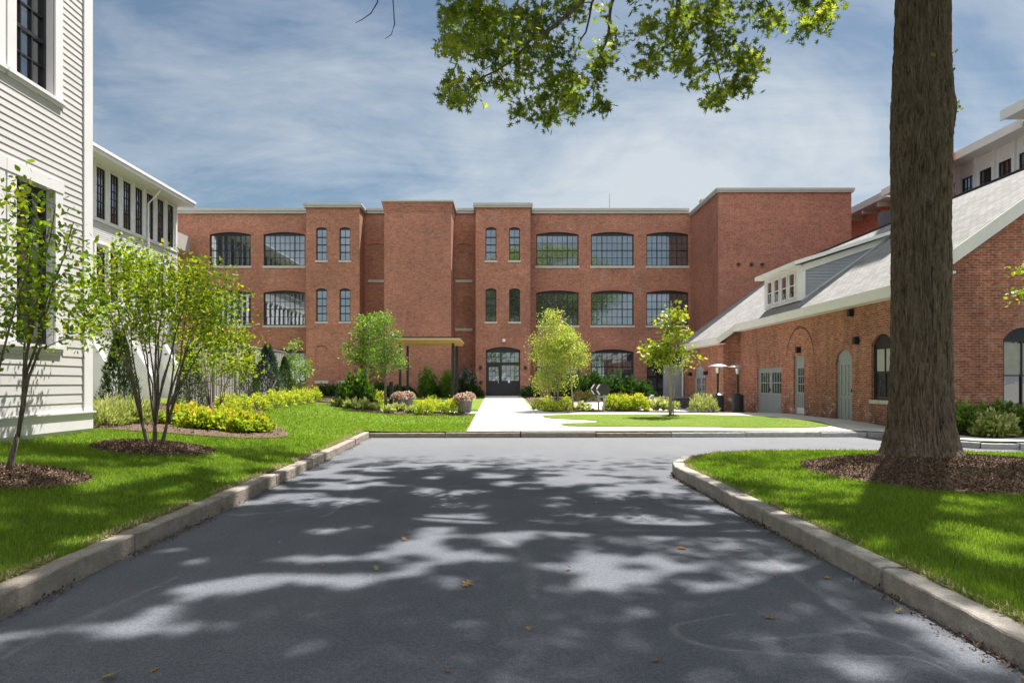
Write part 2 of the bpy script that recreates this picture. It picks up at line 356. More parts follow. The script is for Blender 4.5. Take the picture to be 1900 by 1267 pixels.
LBIRCH = M_leaf('birch_leaf', [(.12, .18, .03), (.25, .33, .045), (.42, .47, .08), (.52, .38, .14)], (1.5, 1.6, .8), .4)
LGREEN = M_leaf('linden_leaf', [(.04, .09, .014), (.08, .16, .02), (.15, .25, .03), (.30, .36, .08)], (1.5, 1.7, .8), .4)
LDARK = M_leaf('dark_leaf', [(.012, .03, .008), (.025, .06, .014), (.05, .10, .02), (.10, .16, .04)], (1.3, 1.6, .8), .3, .35, .5)
LYELL = M_leaf('spirea_leaf', [(.16, .27, .025), (.33, .43, .035), (.54, .56, .06), (.60, .52, .09)], (1.3, 1.3, .7), .38)
LORNG = M_leaf('spirea_tip_leaf', [(.14, .26, .025), (.30, .43, .035), (.52, .56, .06), (.66, .36, .09)], (1.3, 1.2, .7), .38)
LVARI = M_leaf('variegated_leaf', [(.12, .19, .04), (.28, .34, .08), (.46, .47, .20), (.60, .58, .36)], (1.3, 1.3, .9), .35)
LCONI = M_leaf('conifer_leaf', [(.012, .028, .008), (.028, .06, .012), (.055, .10, .016), (.10, .15, .02)], (1.2, 1.5, .7), .25, .6, .2)
LBLUE = M_leaf('pine_needle', [(.02, .04, .025), (.045, .075, .05), (.08, .12, .085), (.13, .17, .12)], (1.1, 1.3, .9), .2, .6, .2)
LPETAL = M_leaf('petal', [(.78, .74, .72), (.8, .58, .62), (.75, .28, .42), (.55, .04, .2)], (1.1, 1.0, 1.0), .35, .6, .2)
LPURP = M_leaf('purple_petal', [(.25, .10, .40), (.35, .17, .52), (.48, .28, .62), (.55, .35, .7)], (1.1, 1.0, 1.0), .35, .6, .2)
LGRASS = M_leaf('grass_blade', [(.06, .115, .014), (.125, .215, .022), (.20, .29, .035), (.31, .37, .10)], (1.5, 1.6, .5), .42, .55, .15)
LSTRAW = M_leaf('straw', [(.25, .2, .1), (.35, .28, .15), (.42, .34, .2), (.5, .42, .26)], (1.1, 1.0, .9), .2, .8, .1)
LCHIP = M_leaf('wood_chip', [(.055, .034, .023), (.10, .064, .043), (.16, .105, .072), (.26, .18, .125)], (1, 1, 1), .0, .9, .1)
LDEAD = M_leaf('dead_leaf', [(.25, .12, .04), (.35, .18, .06), (.45, .28, .10), (.3, .32, .08)], (1.2, 1.1, .8), .3, .6, .2)

# ------------------------------------------------------------------ leaf scatter (vectorised)
def tmpl_fan(per, cz=0.0, c=(0, .45)):
    V = [(c[0], c[1], cz)]+[(x, y, 0) for x, y in per]; k = len(per)
    return np.array(V, float), np.array([(0, 1+i, 1+(i+1) % k) for i in range(k)])
T_OVAL = tmpl_fan([(0, 0), (.27, .3), (.25, .62), (0, 1), (-.25, .62), (-.27, .3)], -.06)
T_DIA = (np.array([(0, 0, 0), (.24, .5, -.03), (0, 1, 0), (-.24, .5, -.03)], float), np.array([(0, 1, 2), (0, 2, 3)]))
T_NARROW = (np.array([(0, 0, 0), (.10, .45, -.02), (0, 1, 0), (-.10, .45, -.02)], float), np.array([(0, 1, 2), (0, 2, 3)]))
T_OAK = tmpl_fan([(.02, 0), (.08, .20), (.42, .16), (.09, .36), (.56, .58), (.09, .58), (.34, .95), (.04, .76), (0, 1.10), (-.04, .76), (-.34, .95), (-.09, .58), (-.56, .58), (-.09, .36), (-.42, .16), (-.08, .20)], -.05)
T_MAPLE = tmpl_fan([(.03, 0), (.36, .08), (.24, .3), (.56, .52), (.26, .6), (.22, .8), (0, 1.05), (-.22, .8), (-.26, .6), (-.56, .52), (-.24, .3), (-.36, .08)], -.05)
T_BLADE = (np.array([(-.5, 0, 0), (.5, 0, 0), (.0, 1, 0)], float), np.array([(0, 1, 2)]))
def raw_mesh(name, V, F, var, material):
    me = bpy.data.meshes.new(name); nv, nf = len(V), len(F); k = F.shape[1]
    me.vertices.add(nv); me.vertices.foreach_set('co', np.ascontiguousarray(V, dtype=np.float32).ravel())
    me.loops.add(nf*k); me.loops.foreach_set('vertex_index', np.ascontiguousarray(F, dtype=np.int32).ravel())
    me.polygons.add(nf); me.polygons.foreach_set('loop_start', np.arange(0, nf*k, k, dtype=np.int32)); me.polygons.foreach_set('loop_total', np.full(nf, k, dtype=np.int32))
    me.update(calc_edges=True)
    if var is not None:
        a = me.attributes.new('var', 'FLOAT', 'POINT'); a.data.foreach_set('value', np.ascontiguousarray(var, dtype=np.float32))
    me.materials.append(material); return me
def leaf_mesh(name, P, T, size, material, up=.35, dirs=None, droop=0.0, var=None, svar=.3):
    V, F = T; n = len(P); P = np.asarray(P, float)
    d = rng.normal(size=(n, 3)) if dirs is None else np.asarray(dirs, float)+rng.normal(size=(n, 3))*.35
    d[:, 2] -= droop; d /= np.linalg.norm(d, axis=1)[:, None]+1e-9
    z = rng.normal(size=(n, 3)); z[:, 2] += up*3; z -= (z*d).sum(1)[:, None]*d; z /= np.linalg.norm(z, axis=1)[:, None]+1e-9
    x = np.cross(d, z); s = size*(1+svar*(rng.random(n)*2-1))
    W_ = P[:, None, :]+s[:, None, None]*(V[None, :, 0, None]*x[:, None, :]+V[None, :, 1, None]*d[:, None, :]+V[None, :, 2, None]*z[:, None, :])
    FF = (F[None]+(np.arange(n)*len(V))[:, None, None]).reshape(-1, F.shape[1])
    vv = rng.random(n) if var is None else np.clip(var, 0, 1)
    return raw_mesh(name, W_.reshape(-1, 3), FF, np.repeat(vv, len(V)), material)
def mesh_obj(name, me, parent=None, loc=(0, 0, 0)):
    o = bpy.data.objects.new(name, me); COL.objects.link(o); o.location = loc
    if parent: o.parent = parent
    return o

# ------------------------------------------------------------------ terrain
def sm(t): t = np.clip(t, 0, 1); return t*t*(3-2*t)
def zf(x, y):
    x = np.asarray(x, float); y = np.asarray(y, float)
    zl = .16+.10*np.clip(-3.6-x, 0, 4.1)
    zb = .13+.0167*(np.clip(y, 18.7, 48)-18.7)
    w = sm((y-17)/6.0)
    zm = zl*(1-w)+np.maximum(zl, zb)*w
    zr = .14+.11*sm((y-18.7)/4)-.17*sm((y-27)/7)
    zr = np.where(y < 18.7, .16, zr)
    wr = sm((x-5)/4)*(y > 14.2)
    z = zm*(1-wr)+zr*wr
    isl = (x > 2.7) & (y < 14.2)
    r = np.sqrt(((x-6.75)/2.6)**2+((y-10.3)/2.3)**2)
    return np.where(isl, .155+.12*sm(1.15-r), z)
def zg(x, y): return float(zf(x, y))
def inpoly(px, py, poly):
    px = np.asarray(px); py = np.asarray(py); ins = np.zeros(px.shape, bool); n = len(poly)
    for i in range(n):
        x0, y0 = poly[i]; x1, y1 = poly[(i+1) % n]
        if y0 == y1: continue
        c = ((y0 > py) != (y1 > py)) & (px < (x1-x0)*(py-y0)/(y1-y0)+x0); ins ^= c
    return ins
def smooth_poly(poly, it=2):
    for _ in range(it):
        q = []
        for i in range(len(poly)):
            a = poly[i]; b = poly[(i+1) % len(poly)]
            q += [(a[0]*.75+b[0]*.25, a[1]*.75+b[1]*.25), (a[0]*.25+b[0]*.75, a[1]*.25+b[1]*.75)]
        poly = q
    return poly
def patch(name, poly, off, material, res=.5, zfun=None, jitter=0, kind='structure', dome=0):
    zfun = zfun or zf; b = []
    for i in range(len(poly)):
        a = Vector(poly[i]); c = Vector(poly[(i+1) % len(poly)]); L = (c-a).length; k = max(1, int(L/res))
        for j in range(k): b.append(a+(c-a)*(j/k))
    if jitter: b = [p+Vector((random.uniform(-1, 1), random.uniform(-1, 1)))*jitter for p in b]
    nb = len(b); xs = [p.x for p in b]; ys = [p.y for p in b]
    gx, gy = np.meshgrid(np.arange(min(xs)+res*.37, max(xs), res), np.arange(min(ys)+res*.41, max(ys), res)); gx = gx.ravel(); gy = gy.ravel()
    m = inpoly(gx, gy, [(p.x, p.y) for p in b]); pts = b+[Vector((float(x), float(y))) for x, y in zip(gx[m], gy[m])]
    v, e, f, *_ = delaunay_2d_cdt(pts, [(i, (i+1) % nb) for i in range(nb)], [], 1, 1e-5)
    P = np.array([(p.x, p.y) for p in v]); z = zfun(P[:, 0], P[:, 1])+off
    if dome:
        bb = np.array([(p.x, p.y) for p in b]); dd = np.sqrt(((P[:, None, :]-bb[None])**2).sum(2)).min(1); z = z+dome*sm(dd/.5)
    me = bpy.data.meshes.new(name); me.from_pydata([(float(a[0]), float(a[1]), float(q)) for a, q in zip(P, z)], [], [tuple(t) for t in f]); me.materials.append(material)
    bm = bmesh.new(); bm.from_mesh(me); bmesh.ops.recalc_face_normals(bm, faces=bm.faces)
    if bm.faces and sum(x.normal.z for x in bm.faces) < 0: bmesh.ops.reverse_faces(bm, faces=bm.faces)
    bm.to_mesh(me); bm.free()
    me.polygons.foreach_set('use_smooth', [True]*len(me.polygons))
    o = bpy.data.objects.new(name, me); COL.objects.link(o); o['kind'] = kind; return o

o = MB(); o.face([(-400, -400, -.25), (400, -400, -.25), (400, 900, -.25), (-400, 900, -.25)]); g = o.build('ground', M_plain('paved_ground', (.24, .23, .215), .95, .15, .3)); tag(g, kind='structure')
o = MB(); o.face([(-3.7, -60, 0), (40, -60, 0), (40, 19.4, 0), (-3.9, 19.4, 0)]); g = o.build('road', ASPH); tag(g, kind='structure')

KL = [(-3.15, -10), (-3.17, 0), (-3.195, 4.33), (-3.265, 6.06), (-3.28, 7.95), (-3.335, 9.98), (-3.40, 12.1), (-3.47, 14.2), (-3.57, 16.4), (-3.70, 18.72)]
KR = [(2.69, -10), (2.69, 0), (2.70, 3.0), (2.735, 4.96), (2.73, 7.2), (2.72, 8.64), (2.70, 10.75), (2.84, 11.5), (3.25, 12.4), (3.9, 13.1), (4.9, 13.55), (6.3, 13.7), (8.3, 13.6), (10.2, 13.1), (12.5, 12.2), (16, 11)]
KF = [(-3.70, 18.72), (-1.62, 18.74), (.46, 18.77), (2.54, 18.8), (4.62, 18.85)]
KF2 = [(4.62, 18.85), (6.7, 18.9), (8.8, 18.95), (10.1, 19.0), (10.32, 18.6), (10.45, 17.2), (10.55, 16.2), (10.85, 15.55), (11.6, 15.35), (14, 15.3), (20, 15.3), (28, 15.3)]
def offset_line(pts, d):
    out = []
    for i in range(len(pts)):
        a = Vector(pts[max(i-1, 0)]); b = Vector(pts[min(i+1, len(pts)-1)]); t = (b-a).normalized(); n = Vector((-t.y, t.x)); out.append((pts[i][0]+n.x*d, pts[i][1]+n.y*d))
    return out
def kerb(name, pts, material, h, side, w=.17, seed=0, label=None):
    """one run of kerb stones; side=+1: stones lie to the left of the travel direction"""
    rnd = random.Random(seed); mb = MB(); A = [Vector(p) for p in pts]
    B = [Vector(p) for p in offset_line(pts, side*w)]
    for i in range(len(A)-1):
        a0, a1, b0, b1 = A[i], A[i+1], B[i], B[i+1]
        L = (a1-a0).length; n = max(4, int(L/.10)); g = min(.016/L, .2)
        hh = h+rnd.uniform(-.012, .012); sh = rnd.uniform(-.012, .012); nrm = (b0-a0).normalized()
        ch = .016
        prof = []
        for k in range(n+1):
            t = g+(1-2*g)*k/n; fa = a0.lerp(a1, t)+nrm*(sh+rnd.uniform(-.004, .004)); fb = b0.lerp(b1, t)
            e = ch*rnd.uniform(.6, 1.5); e2 = ch*rnd.uniform(.6, 1.4); zt = hh+rnd.uniform(-.003, .003)
            prof.append([(fa.x, fa.y, -.05), (fa.x, fa.y, zt-e), (fa.x+nrm.x*e2*.4, fa.y+nrm.y*e2*.4, zt-e*.35), (fa.x+nrm.x*e2*1.3, fa.y+nrm.y*e2*1.3, zt), (fb.x, fb.y, zt-.002), (fb.x, fb.y, -.05)])
        for k in range(n):
            for j in range(5):
                q = [prof[k][j], prof[k+1][j], prof[k+1][j+1], prof[k][j+1]]
                mb.face(q if side < 0 else q[::-1])
        mb.face(prof[0] if side < 0 else prof[0][::-1]); mb.face(prof[-1][::-1] if side < 0 else prof[-1])
    o = mb.build(name, material); tag(o, kind='structure'); return o
kerb('kerb', KL, GRAN, .165, +1, seed=1); kerb('kerb', KR, GRAN2, .17, -1, seed=2, w=.18)
kerb('kerb', KF, GRAN, .135, +1, seed=3); kerb('kerb', KF2, GRANL, .135, +1, seed=4)

KLb = offset_line(KL, .165); KRb = offset_line(KR, -.175); KFb = offset_line(KF+KF2[1:], .165)
lawn_poly = [KLb[0]]+KLb[1:-1]+[(-3.84, 18.86)]+KFb[1:]+[(28, 60), (-40, 60), (-40, -10)]
isl_poly = KRb+[(16, -10)]
patch('lawn', lawn_poly, 0, LAWN, .6); patch('lawn', isl_poly, 0, LAWN, .4)

WALK = [(-1.02, 18.9), (10.15, 19.18), (10.4, 18.9), (10.62, 17.2), (10.72, 16.3), (11.0, 15.75), (11.7, 15.53), (27, 15.5), (27, 19.2), (11.6, 19.2), (11.6, 33.3), (10.75, 33.3), (10.75, 41.5), (9.4, 41.5), (9.3, 30.0), (9.0, 28.5), (6, 28.1), (2.6, 28.0), (1.75, 28.4), (1.35, 30.5), (1.22, 36), (1.2, 47.1), (-1.25, 47.1), (-1.15, 36), (-1.1, 28.5), (-2.2, 28.9), (-3.4, 29.6), (-5.2, 30.0), (-5.4, 28.9), (-3.2, 28.1), (-1.1, 27.1)]
LENS = smooth_poly([(1.45, 26.3), (4, 26.6), (8.8, 26.5), (9.9, 24.4), (10.15, 20.9), (9.3, 20.1), (6.6, 19.95), (6.45, 20.5), (2.0, 20.6), (1.7, 21.9), (3.0, 22.3), (3.2, 23.1), (2.6, 23.7), (1.5, 24.3)], 1)
PATIO = [(3.4, 29.7), (9.35, 29.7), (9.35, 37.5), (3.4, 37.5)]
patch('walkway', WALK, .012, CONC, .6); patch('patio', PATIO, .014, CONC, .6)
patch('lawn', LENS, .03, LAWN, .4)
BEDS = {
 'left': smooth_poly([(-8.4, 13.3), (-6.6, 13.75), (-5.3, 14.1), (-4.75, 15.2), (-5.3, 16.6), (-7, 19.5), (-8.4, 24.3), (-8.9, 30), (-8.6, 34), (-7.0, 37), (-7, 39), (-14.5, 39), (-14.5, 14), (-11, 13)]),
 'mid': smooth_poly([(-8.0, 30), (-6.9, 28), (-5, 26.9), (-2.5, 26.2), (-1.25, 25.9), (-1.2, 26.8), (-3.1, 27.6), (-5.3, 28.5), (-5.4, 31), (-6.8, 32.3)]),
 'facade': [(-14.5, 44.6), (-1.35, 44.6), (-1.35, 48.6), (-14.5, 48.6)],
 'right': [(1.35, 46.5), (1.4, 30.5), (1.85, 28.55), (2.7, 28.2), (8.9, 28.7), (9.2, 29.65), (3.35, 29.65), (3.3, 37.6), (13, 37.6), (13, 48.6), (1.9, 48.6)],
 'gable': smooth_poly([(11.9, 19.3), (11.75, 18.3), (11.55, 16.25), (12.8, 16.8), (16, 17.1), (20, 17.2), (20, 19.3)], 1),
 'shrub': smooth_poly([(8.2, 28.6), (9.6, 28.3), (10.0, 29.3), (9.2, 30.0), (8.0, 29.6)]),
}
for k, p in BEDS.items(): patch('mulch_bed', p, .028, MULCH, .35, jitter=.03, dome=.03)
def circ(cx, cy, rx, ry, n=40, amp=.06): return [(cx+rx*(1+amp*math.sin(3*a+cx)+random.uniform(-.02, .02))*math.cos(a), cy+ry*(1+amp*math.cos(2*a)+random.uniform(-.02, .02))*math.sin(a)) for a in [2*math.pi*i/n for i in range(n)]]
RINGS = [circ(-5.9, 11.45, .92, .95), circ(-6.0, 8.0, 1.0, .85), circ(6.95, 9.85, 2.45, 2.0), circ(6.16, 25.3, .35, .35)]
for r_ in RINGS: patch('mulch_ring', r_, .02, MULCH, .18, dome=.05)
HARD = [WALK, PATIO]; SOFT = list(BEDS.values())+RINGS

# grass blades
def grass(name, poly, ybands, excl, size=.055):
    P = []; Wd = []; Hh = []
    for (y0, y1, dens, hw, hh) in ybands:
        xs = [p[0] for p in poly]; x0, x1 = min(xs), max(xs)
        # only what the camera side can plausibly see
        x0 = max(x0, -.80*y1-1); x1 = min(x1, .80*y1+1)
        n = int((x1-x0)*(y1-y0)*dens); x = rng.uniform(x0, x1, n); y = rng.uniform(y0, y1, n)
        m = inpoly(x, y, poly) & (x > -.8*y-1.0) & (x < .8*y+1.0)
        for e in excl: m &= ~inpoly(x, y, e)
        x, y = x[m], y[m]; P.append(np.stack([x, y, zf(x, y)-.004], 1)); Wd.append(np.full(len(x), hw)); Hh.append(np.full(len(x), hh))
    P = np.concatenate(P); wd = np.concatenate(Wd); hh = np.concatenate(Hh); n = len(P)
    clump = .5+.5*np.sin(P[:, 0]*3.1+np.sin(P[:, 1]*2.3)*2)*np.sin(P[:, 1]*2.7+np.cos(P[:, 0]*1.9)*2)
    h = hh*(.55+.6*rng.random(n)+.25*clump); a = rng.uniform(0, 2*math.pi, n); l = rng.uniform(.1, .75, n); b = rng.uniform(0, 2*math.pi, n)
    wx = np.cos(a)*wd*.5; wy = np.sin(a)*wd*.5
    mid = P+np.stack([np.cos(b)*l*h*.3, np.sin(b)*l*h*.3, h*.6], 1); tip = P+np.stack([np.cos(b)*l*h, np.sin(b)*l*h, h*(1-.25*l)], 1)
    w3 = np.stack([wx, wy, np.zeros(n)], 1)
    V = np.stack([P-w3, P+w3, mid+w3*.7, mid-w3*.7, tip], 1).reshape(-1, 3)
    base = (np.arange(n)*5)[:, None, None]; F = (np.array([(0, 1, 2), (0, 2, 3), (3, 2, 4)])[None]+base).reshape(-1, 3)
    pat = np.sin(P[:, 0]*.9+1.3+np.sin(P[:, 1]*.7)*1.5)*np.sin(P[:, 1]*.8+np.sin(P[:, 0]*1.1)); var = np.clip(.42+.22*rng.normal(size=n)+.12*(clump-.5)+.10*pat, 0, 1); var = np.where(rng.random(n) < .03, 1.0, var)
    me = raw_mesh(name, V, F, np.repeat(var, 5), LGRASS); o = mesh_obj(name, me); tag(o, kind='stuff'); return o
EX = HARD+SOFT
grass('grass', lawn_poly[:10]+[(-3.84, 18.86), (-1.1, 18.95), (-1.1, 30), (-16, 30), (-16, -10)], [(3.6, 7, 5200, .0042, .062), (7, 11, 3200, .0055, .062), (11, 16, 1500, .009, .06), (16, 22, 600, .015, .055), (22, 30, 260, .022, .05)], EX)
grass('grass', isl_poly, [(3.0, 6, 5500, .0040, .06), (6, 9, 3600, .005, .062), (9, 14, 2000, .008, .06)], EX)
grass('grass', LENS, [(19, 27, 500, .018, .045)], [])
# dry trimmed grass and litter along the kerbs
def fringe(name, line, inner, y0, y1, n, material, T, size, off=.0):
    L = [Vector(p) for p in line]; P = []
    seg = [(a, b) for a, b in zip(L[:-1], L[1:])]
    for _ in range(n):
        a, b = random.choice(seg); t = random.random(); p = a.lerp(b, t)
        if not (y0 < p.y < y1) or math.sin(p.y*2.1)+math.sin(p.y*5.3+1) < random.uniform(-1.6, .9): continue
        p += Vector((inner*abs(random.gauss(0, .05)), random.uniform(-.02, .02))); P.append((p.x, p.y, (zg(p.x, p.y) if off == 0 else 0)+.008+random.random()*.012))
    o = mesh_obj(name, leaf_mesh(name, np.array(P), T, size, material, up=2.5)); tag(o, kind='stuff')
fringe('dry_grass', KLb, -1, 3, 19, 16000, LSTRAW, T_NARROW, .05); fringe('dry_grass', KRb, 1, 2.5, 14, 16000, LSTRAW, T_NARROW, .05)
fringe('gutter_litter', KL, 1, 3, 19, 2600, LCHIP, T_DIA, .03, 1); fringe('gutter_litter', KR[:8], -1, 2.5, 12, 2600, LCHIP, T_DIA, .03, 1)
def chips(name, poly, n, size, zoff=.05):
    xs = [p[0] for p in poly]; ys = [p[1] for p in poly]; x = rng.uniform(min(xs), max(xs), n); y = rng.uniform(min(ys), max(ys), n); m = inpoly(x, y, poly); x, y = x[m], y[m]
    bb = np.array(poly); d = np.sqrt((x[:, None]-bb[None, :, 0])**2+(y[:, None]-bb[None, :, 1])**2).min(1)
    P = np.stack([x, y, zf(x, y)+.025+zoff*sm(d/.5)+rng.random(len(x))*.012], 1)
    o = mesh_obj(name, leaf_mesh(name, P, T_DIA, size, LCHIP, up=.9)); tag(o, kind='stuff')
for r_, n_, s_ in zip(RINGS, (13000, 13000, 62000, 600), (.036, .036, .036, .05)): chips('bark_mulch', r_, n_, s_)
chips('bark_mulch', BEDS['left'], 30000, .06, .03); chips('bark_mulch', BEDS['mid'], 9000, .07, .03); chips('bark_mulch', BEDS['gable'], 8000, .06, .03); chips('bark_mulch', BEDS['right'], 12000, .07, .03)

# ------------------------------------------------------------------ walls & windows
def arch_loop(u0, u1, z0, zs, zt, n=12):
    """rectangle with a segmental arch from zs (spring) to zt (crown)"""
    pts = [(u0, z0), (u1, z0), (u1, zs)]
    if zt > zs+.001:
        w = (u1-u0)/2; h = zt-zs; r = (w*w+h*h)/(2*h); c = (u0+u1)/2; a0 = math.asin(min(1, w/r))
        if h > w*.999: r = w; a0 = math.pi/2
        for i in range(1, n):
            a = a0-2*a0*i/n; pts.append((c+r*math.sin(a), zt-r+r*math.cos(a)))
    pts.append((u0, zs)); return pts
def wall(mb, P0, U, inward, outer, holes, depth=.18):
    P0, U, I = Vector(P0), Vector(U), Vector(inward); Z = Vector((0, 0, 1))
    def P(q): return P0+U*q[0]+Z*q[1]
    loops = [[Vector((u, z, 0)) for u, z in outer]]+[[Vector((u, z, 0)) for u, z in h] for h in holes]
    flat = [q for l in loops for q in l]
    for t in tessellate_polygon(loops):
        p = [P((flat[i].x, flat[i].y)) for i in t]
        if (p[1]-p[0]).cross(p[2]-p[0]).dot(I) > 0: p.reverse()
        mb.face(p)
    for h in holes:
        for i in range(len(h)):
            a, b = P(h[i]), P(h[(i+1) % len(h)]); q = [a, b, b+I*depth, a+I*depth]
            c = sum((P(x) for x in h), Vector())/len(h); nn = (q[1]-q[0]).cross(q[2]-q[0])
            if nn.dot(c-(a+b)/2) < 0: q.reverse()
            mb.face(q)
def window(parent, loc, rz, w, z0, zs, zt, cols, rows, tc_=(), tr=(), fw=.07, mw=.028, tw=.06, inset=.13, glass=None, frame=None, sill=None, sillh=.16, name='window', trims=None):
    """window part whose frame is the part mesh; pane and sill are sub-parts. local: u=x, outward=-y"""
    glass = glass or GLASS_SKY; frame = frame or BLACK
    root = bpy.data.objects.new('tmp', None); off = wloc(parent)
    mb = MB(); d0, d1 = inset, inset+.07; u0, u1 = -w/2, w/2; H = zs-z0
    top = zs if zt > zs+.001 else zs
    mb.box(u0+.002, u0+fw, d0, d1, .002, H); mb.box(u1-fw, u1-.002, d0, d1, .002, H); mb.box(u0+fw, u1-fw, d0, d1, .002, fw)
    if zt > zs+.001:
        lp = arch_loop(u0+.002, u1-.002, H-fw, H, zt-z0-.002); mb.prism([(u, d0, z) for u, z in lp], (0, d1-d0, 0)); gh = H-fw
    else: mb.box(u0+fw, u1-fw, d0, d1, H-fw, H-.002); gh = H-fw
    gw0, gw1 = u0+fw, u1-fw
    for i in range(1, cols):
        x = gw0+(gw1-gw0)*i/cols; t = tw if i in tc_ else mw; e = .004 if i in tc_ else .012; mb.box(x-t/2, x+t/2, d0+e, d1-e, fw, gh)
    for j in range(1, rows):
        z = fw+(gh-fw)*j/rows; t = tw if j in tr else mw; e = .006 if j in tr else .014; mb.box(gw0, gw1, d0+e, d1-e, z-t/2, z+t/2)
    me_parent = mb.build(name, frame); me_parent.parent = parent
    me_parent.location = Vector(loc)+Vector((0, 0, z0))-off if False else Vector((loc[0], loc[1], z0))-off
    me_parent.rotation_euler = (0, 0, rz)
    g = MB(); random_tilt = 0
    gx = [gw0]+[gw0+(gw1-gw0)*i/max(1, cols) for i in range(1, cols)]+[gw1]
    for i in range(len(gx)-1):
        for j in range(rows):
            za = fw+(gh-fw)*j/rows; zb = fw+(gh-fw)*(j+1)/rows; t1, t2, t3 = [random.uniform(-.0002, .0002) for _ in range(3)]
            g.face([(gx[i], d0+.05+t1, za), (gx[i+1], d0+.05+t2, za), (gx[i+1], d0+.05+t2+t3, zb), (gx[i], d0+.05+t1+t3, zb)])
    go = g.build('pane', glass); go.parent = me_parent
    if sill:
        s = MB().box(u0-.06, u1+.06, -.05, inset-.003, -sillh, 0.0); so_ = s.build('sill', sill); so_.parent = me_parent
    return me_parent

FY = 48.7
mill = thing('mill_building', 'long three-storey red brick mill with black grid windows closing the end of the lane', 'building', (0, FY, 0))
BW = [(-21.0, -18.06), (-17.15, -14.19)]; RW = [(2.31, 5.33), (6.22, 9.26), (10.17, 13.15)]
FL = [(9.85, 12.08, 12.26), (5.61, 7.93, 8.10), (1.6, 3.70, 3.9)]
big = [(a, b, z0, zs, zt) for a, b in BW+RW for z0, zs, zt in FL if not (a > 10 and z0 < 2)]
holes = [arch_loop(*b) for b in big]
door2 = (10.2, 13.0, .05, 3.5, 3.9); holes.append(arch_loop(*door2))
niche = [(-9.62, -8.55, 8.85, 11.3, 11.45), (-3.42, -2.3, 8.85, 11.3, 11.45), (-3.42, -2.3, 5.4, 7.5, 7.65)]
mb = MB(); wall(mb, (0, FY, 0), (1, 0, 0), (0, 1, 0), [(-24.5, -.2), (13.35, -.2), (13.35, 13.6), (-24.5, 13.6)], holes+[arch_loop(*q) for q in niche], .22)
mb.face([(13.35, FY+14, 13.6), (-24.5, FY+14, 13.6), (-24.5, FY, 13.6), (13.35, FY, 13.6)][::-1])
for a, b, z0, zs, zt in niche: mb.face([(a, FY+.06, z0), (b, FY+.06, z0), (b, FY+.06, zt), (a, FY+.06, zt)])
mb.face([(-24.5, FY, -.2), (-24.5, FY, 13.6), (-24.5, FY+14, 13.6), (-24.5, FY+14, -.2)])
mb.build('wall', BRK, mill)
# flanking towers
TL = (-13.64, -9.95); TR = (-1.95, 1.82); TY = 47.04
tw_l = [(-12.94, -12.19), (-11.33, -10.58)]; tw_r = [(-1.27, -.52), (.36, 1.11)]
for nm, (a, b), ws in (('left', TL, tw_l), ('right', TR, tw_r)):
    mb = MB(); hs = []
    for u0, u1 in ws:
        hs += [arch_loop(u0, u1, 9.94, 12.12, 12.23, 10), arch_loop(u0, u1, 5.72, 7.90, 8.02, 10)]
        if nm == 'left': hs.append(arch_loop(u0-.03, u1+.03, 1.66, 3.85, 4.1, 10))
    if nm == 'right': hs.append(arch_loop(-1.24, 1.12, .62, 3.76, 3.99, 14))
    wall(mb, (0, TY, 0), (1, 0, 0), (0, 1, 0), [(a, -.2), (b, -.2), (b, 13.57), (a, 13.57)], hs, .2)
    mb.face([(b, TY, -.2), (b, FY, -.2), (b, FY, 13.57), (b, TY, 13.57)]); mb.face([(a, TY, -.2), (a, TY, 13.57), (a, FY, 13.57), (a, FY, -.2)])
    if nm == 'left':
        for u0, u1 in ws: mb.face([(u0-.03, TY+.05, 1.66), (u1+.03, TY+.05, 1.66), (u1+.03, TY+.05, 4.1), (u0-.03, TY+.05, 4.1)])
    mb.build('tower_wall', BRK, mill)
    cp = MB(); cp.box(a-.12, b+.12, TY-.14, FY+.6, 13.57, 13.70); cp.box(a-.16, b+.16, TY-.19, FY+.62, 13.70, 13.87); cp.build('coping', COPE, mill)
    for u0, u1 in ws:
        for z0, zs, zt in ((9.94, 12.12, 12.23), (5.72, 7.90, 8.02)):
            window(mill, ((u0+u1)/2, TY), 0, u1-u0, z0, zs, zt, 2, 4, (), (1, 2, 3), fw=.055, tw=.075, mw=.025, inset=.11, sill=STONE, sillh=.13)
# centre shaft
mb = MB(); ca, cb, cy = -8.04, -3.54, 45.8
mb.box(ca, cb, cy, FY+.01, -.2, 12.95)
for k in range(6): mb.box(ca-.02*(k+1), cb+.02*(k+1), cy-.02*(k+1), FY+.02, 12.95+.11*k+.001, 12.95+.11*(k+1))
mb.build('shaft_wall', BRK_N, mill)
MB().box(ca-.17, cb+.17, cy-.17, FY+.3, 13.615, 13.72).build('coping', COPE, mill)
# copings on main wall
for a, b in ((-24.5, TL[0]-.17), (TL[1]+.17, ca-.15), (cb+.15, TR[0]-.17), (TR[1]+.17, 13.2)):
    cp = MB(); cp.box(a, b, FY-.12, FY+.4, 13.57, 13.74); cp.box(a, b, FY-.18, FY+.42, 13.74, 13.92); cp.build('coping', COPE, mill)
for a, b, z0, zs, zt in big:
    gl = GLASS_SKY
    window(mill, ((a+b)/2, FY), 0, b-a, z0, zs, zt, 8, 4, (2, 6), (2,), glass=gl, sill=STONE)
def arch_ring(mb, P0, U, out, u0, u1, zs, zt, t=.22, proud=.006):
    lo = arch_loop(u0, u1, 0, zs, zt, 14)[2:]; hi = arch_loop(u0-.05, u1+.05, 0, zs+t*.9, zt+t, 14)[2:]
    P0, U, O = Vector(P0), Vector(U), Vector(out)*proud
    def P(q): return P0+U*q[0]+Vector((0, 0, q[1]))
    for i in range(len(lo)-1):
        mb.prism([P(lo[i]), P(lo[i+1]), P(hi[i+1]), P(hi[i])], O)
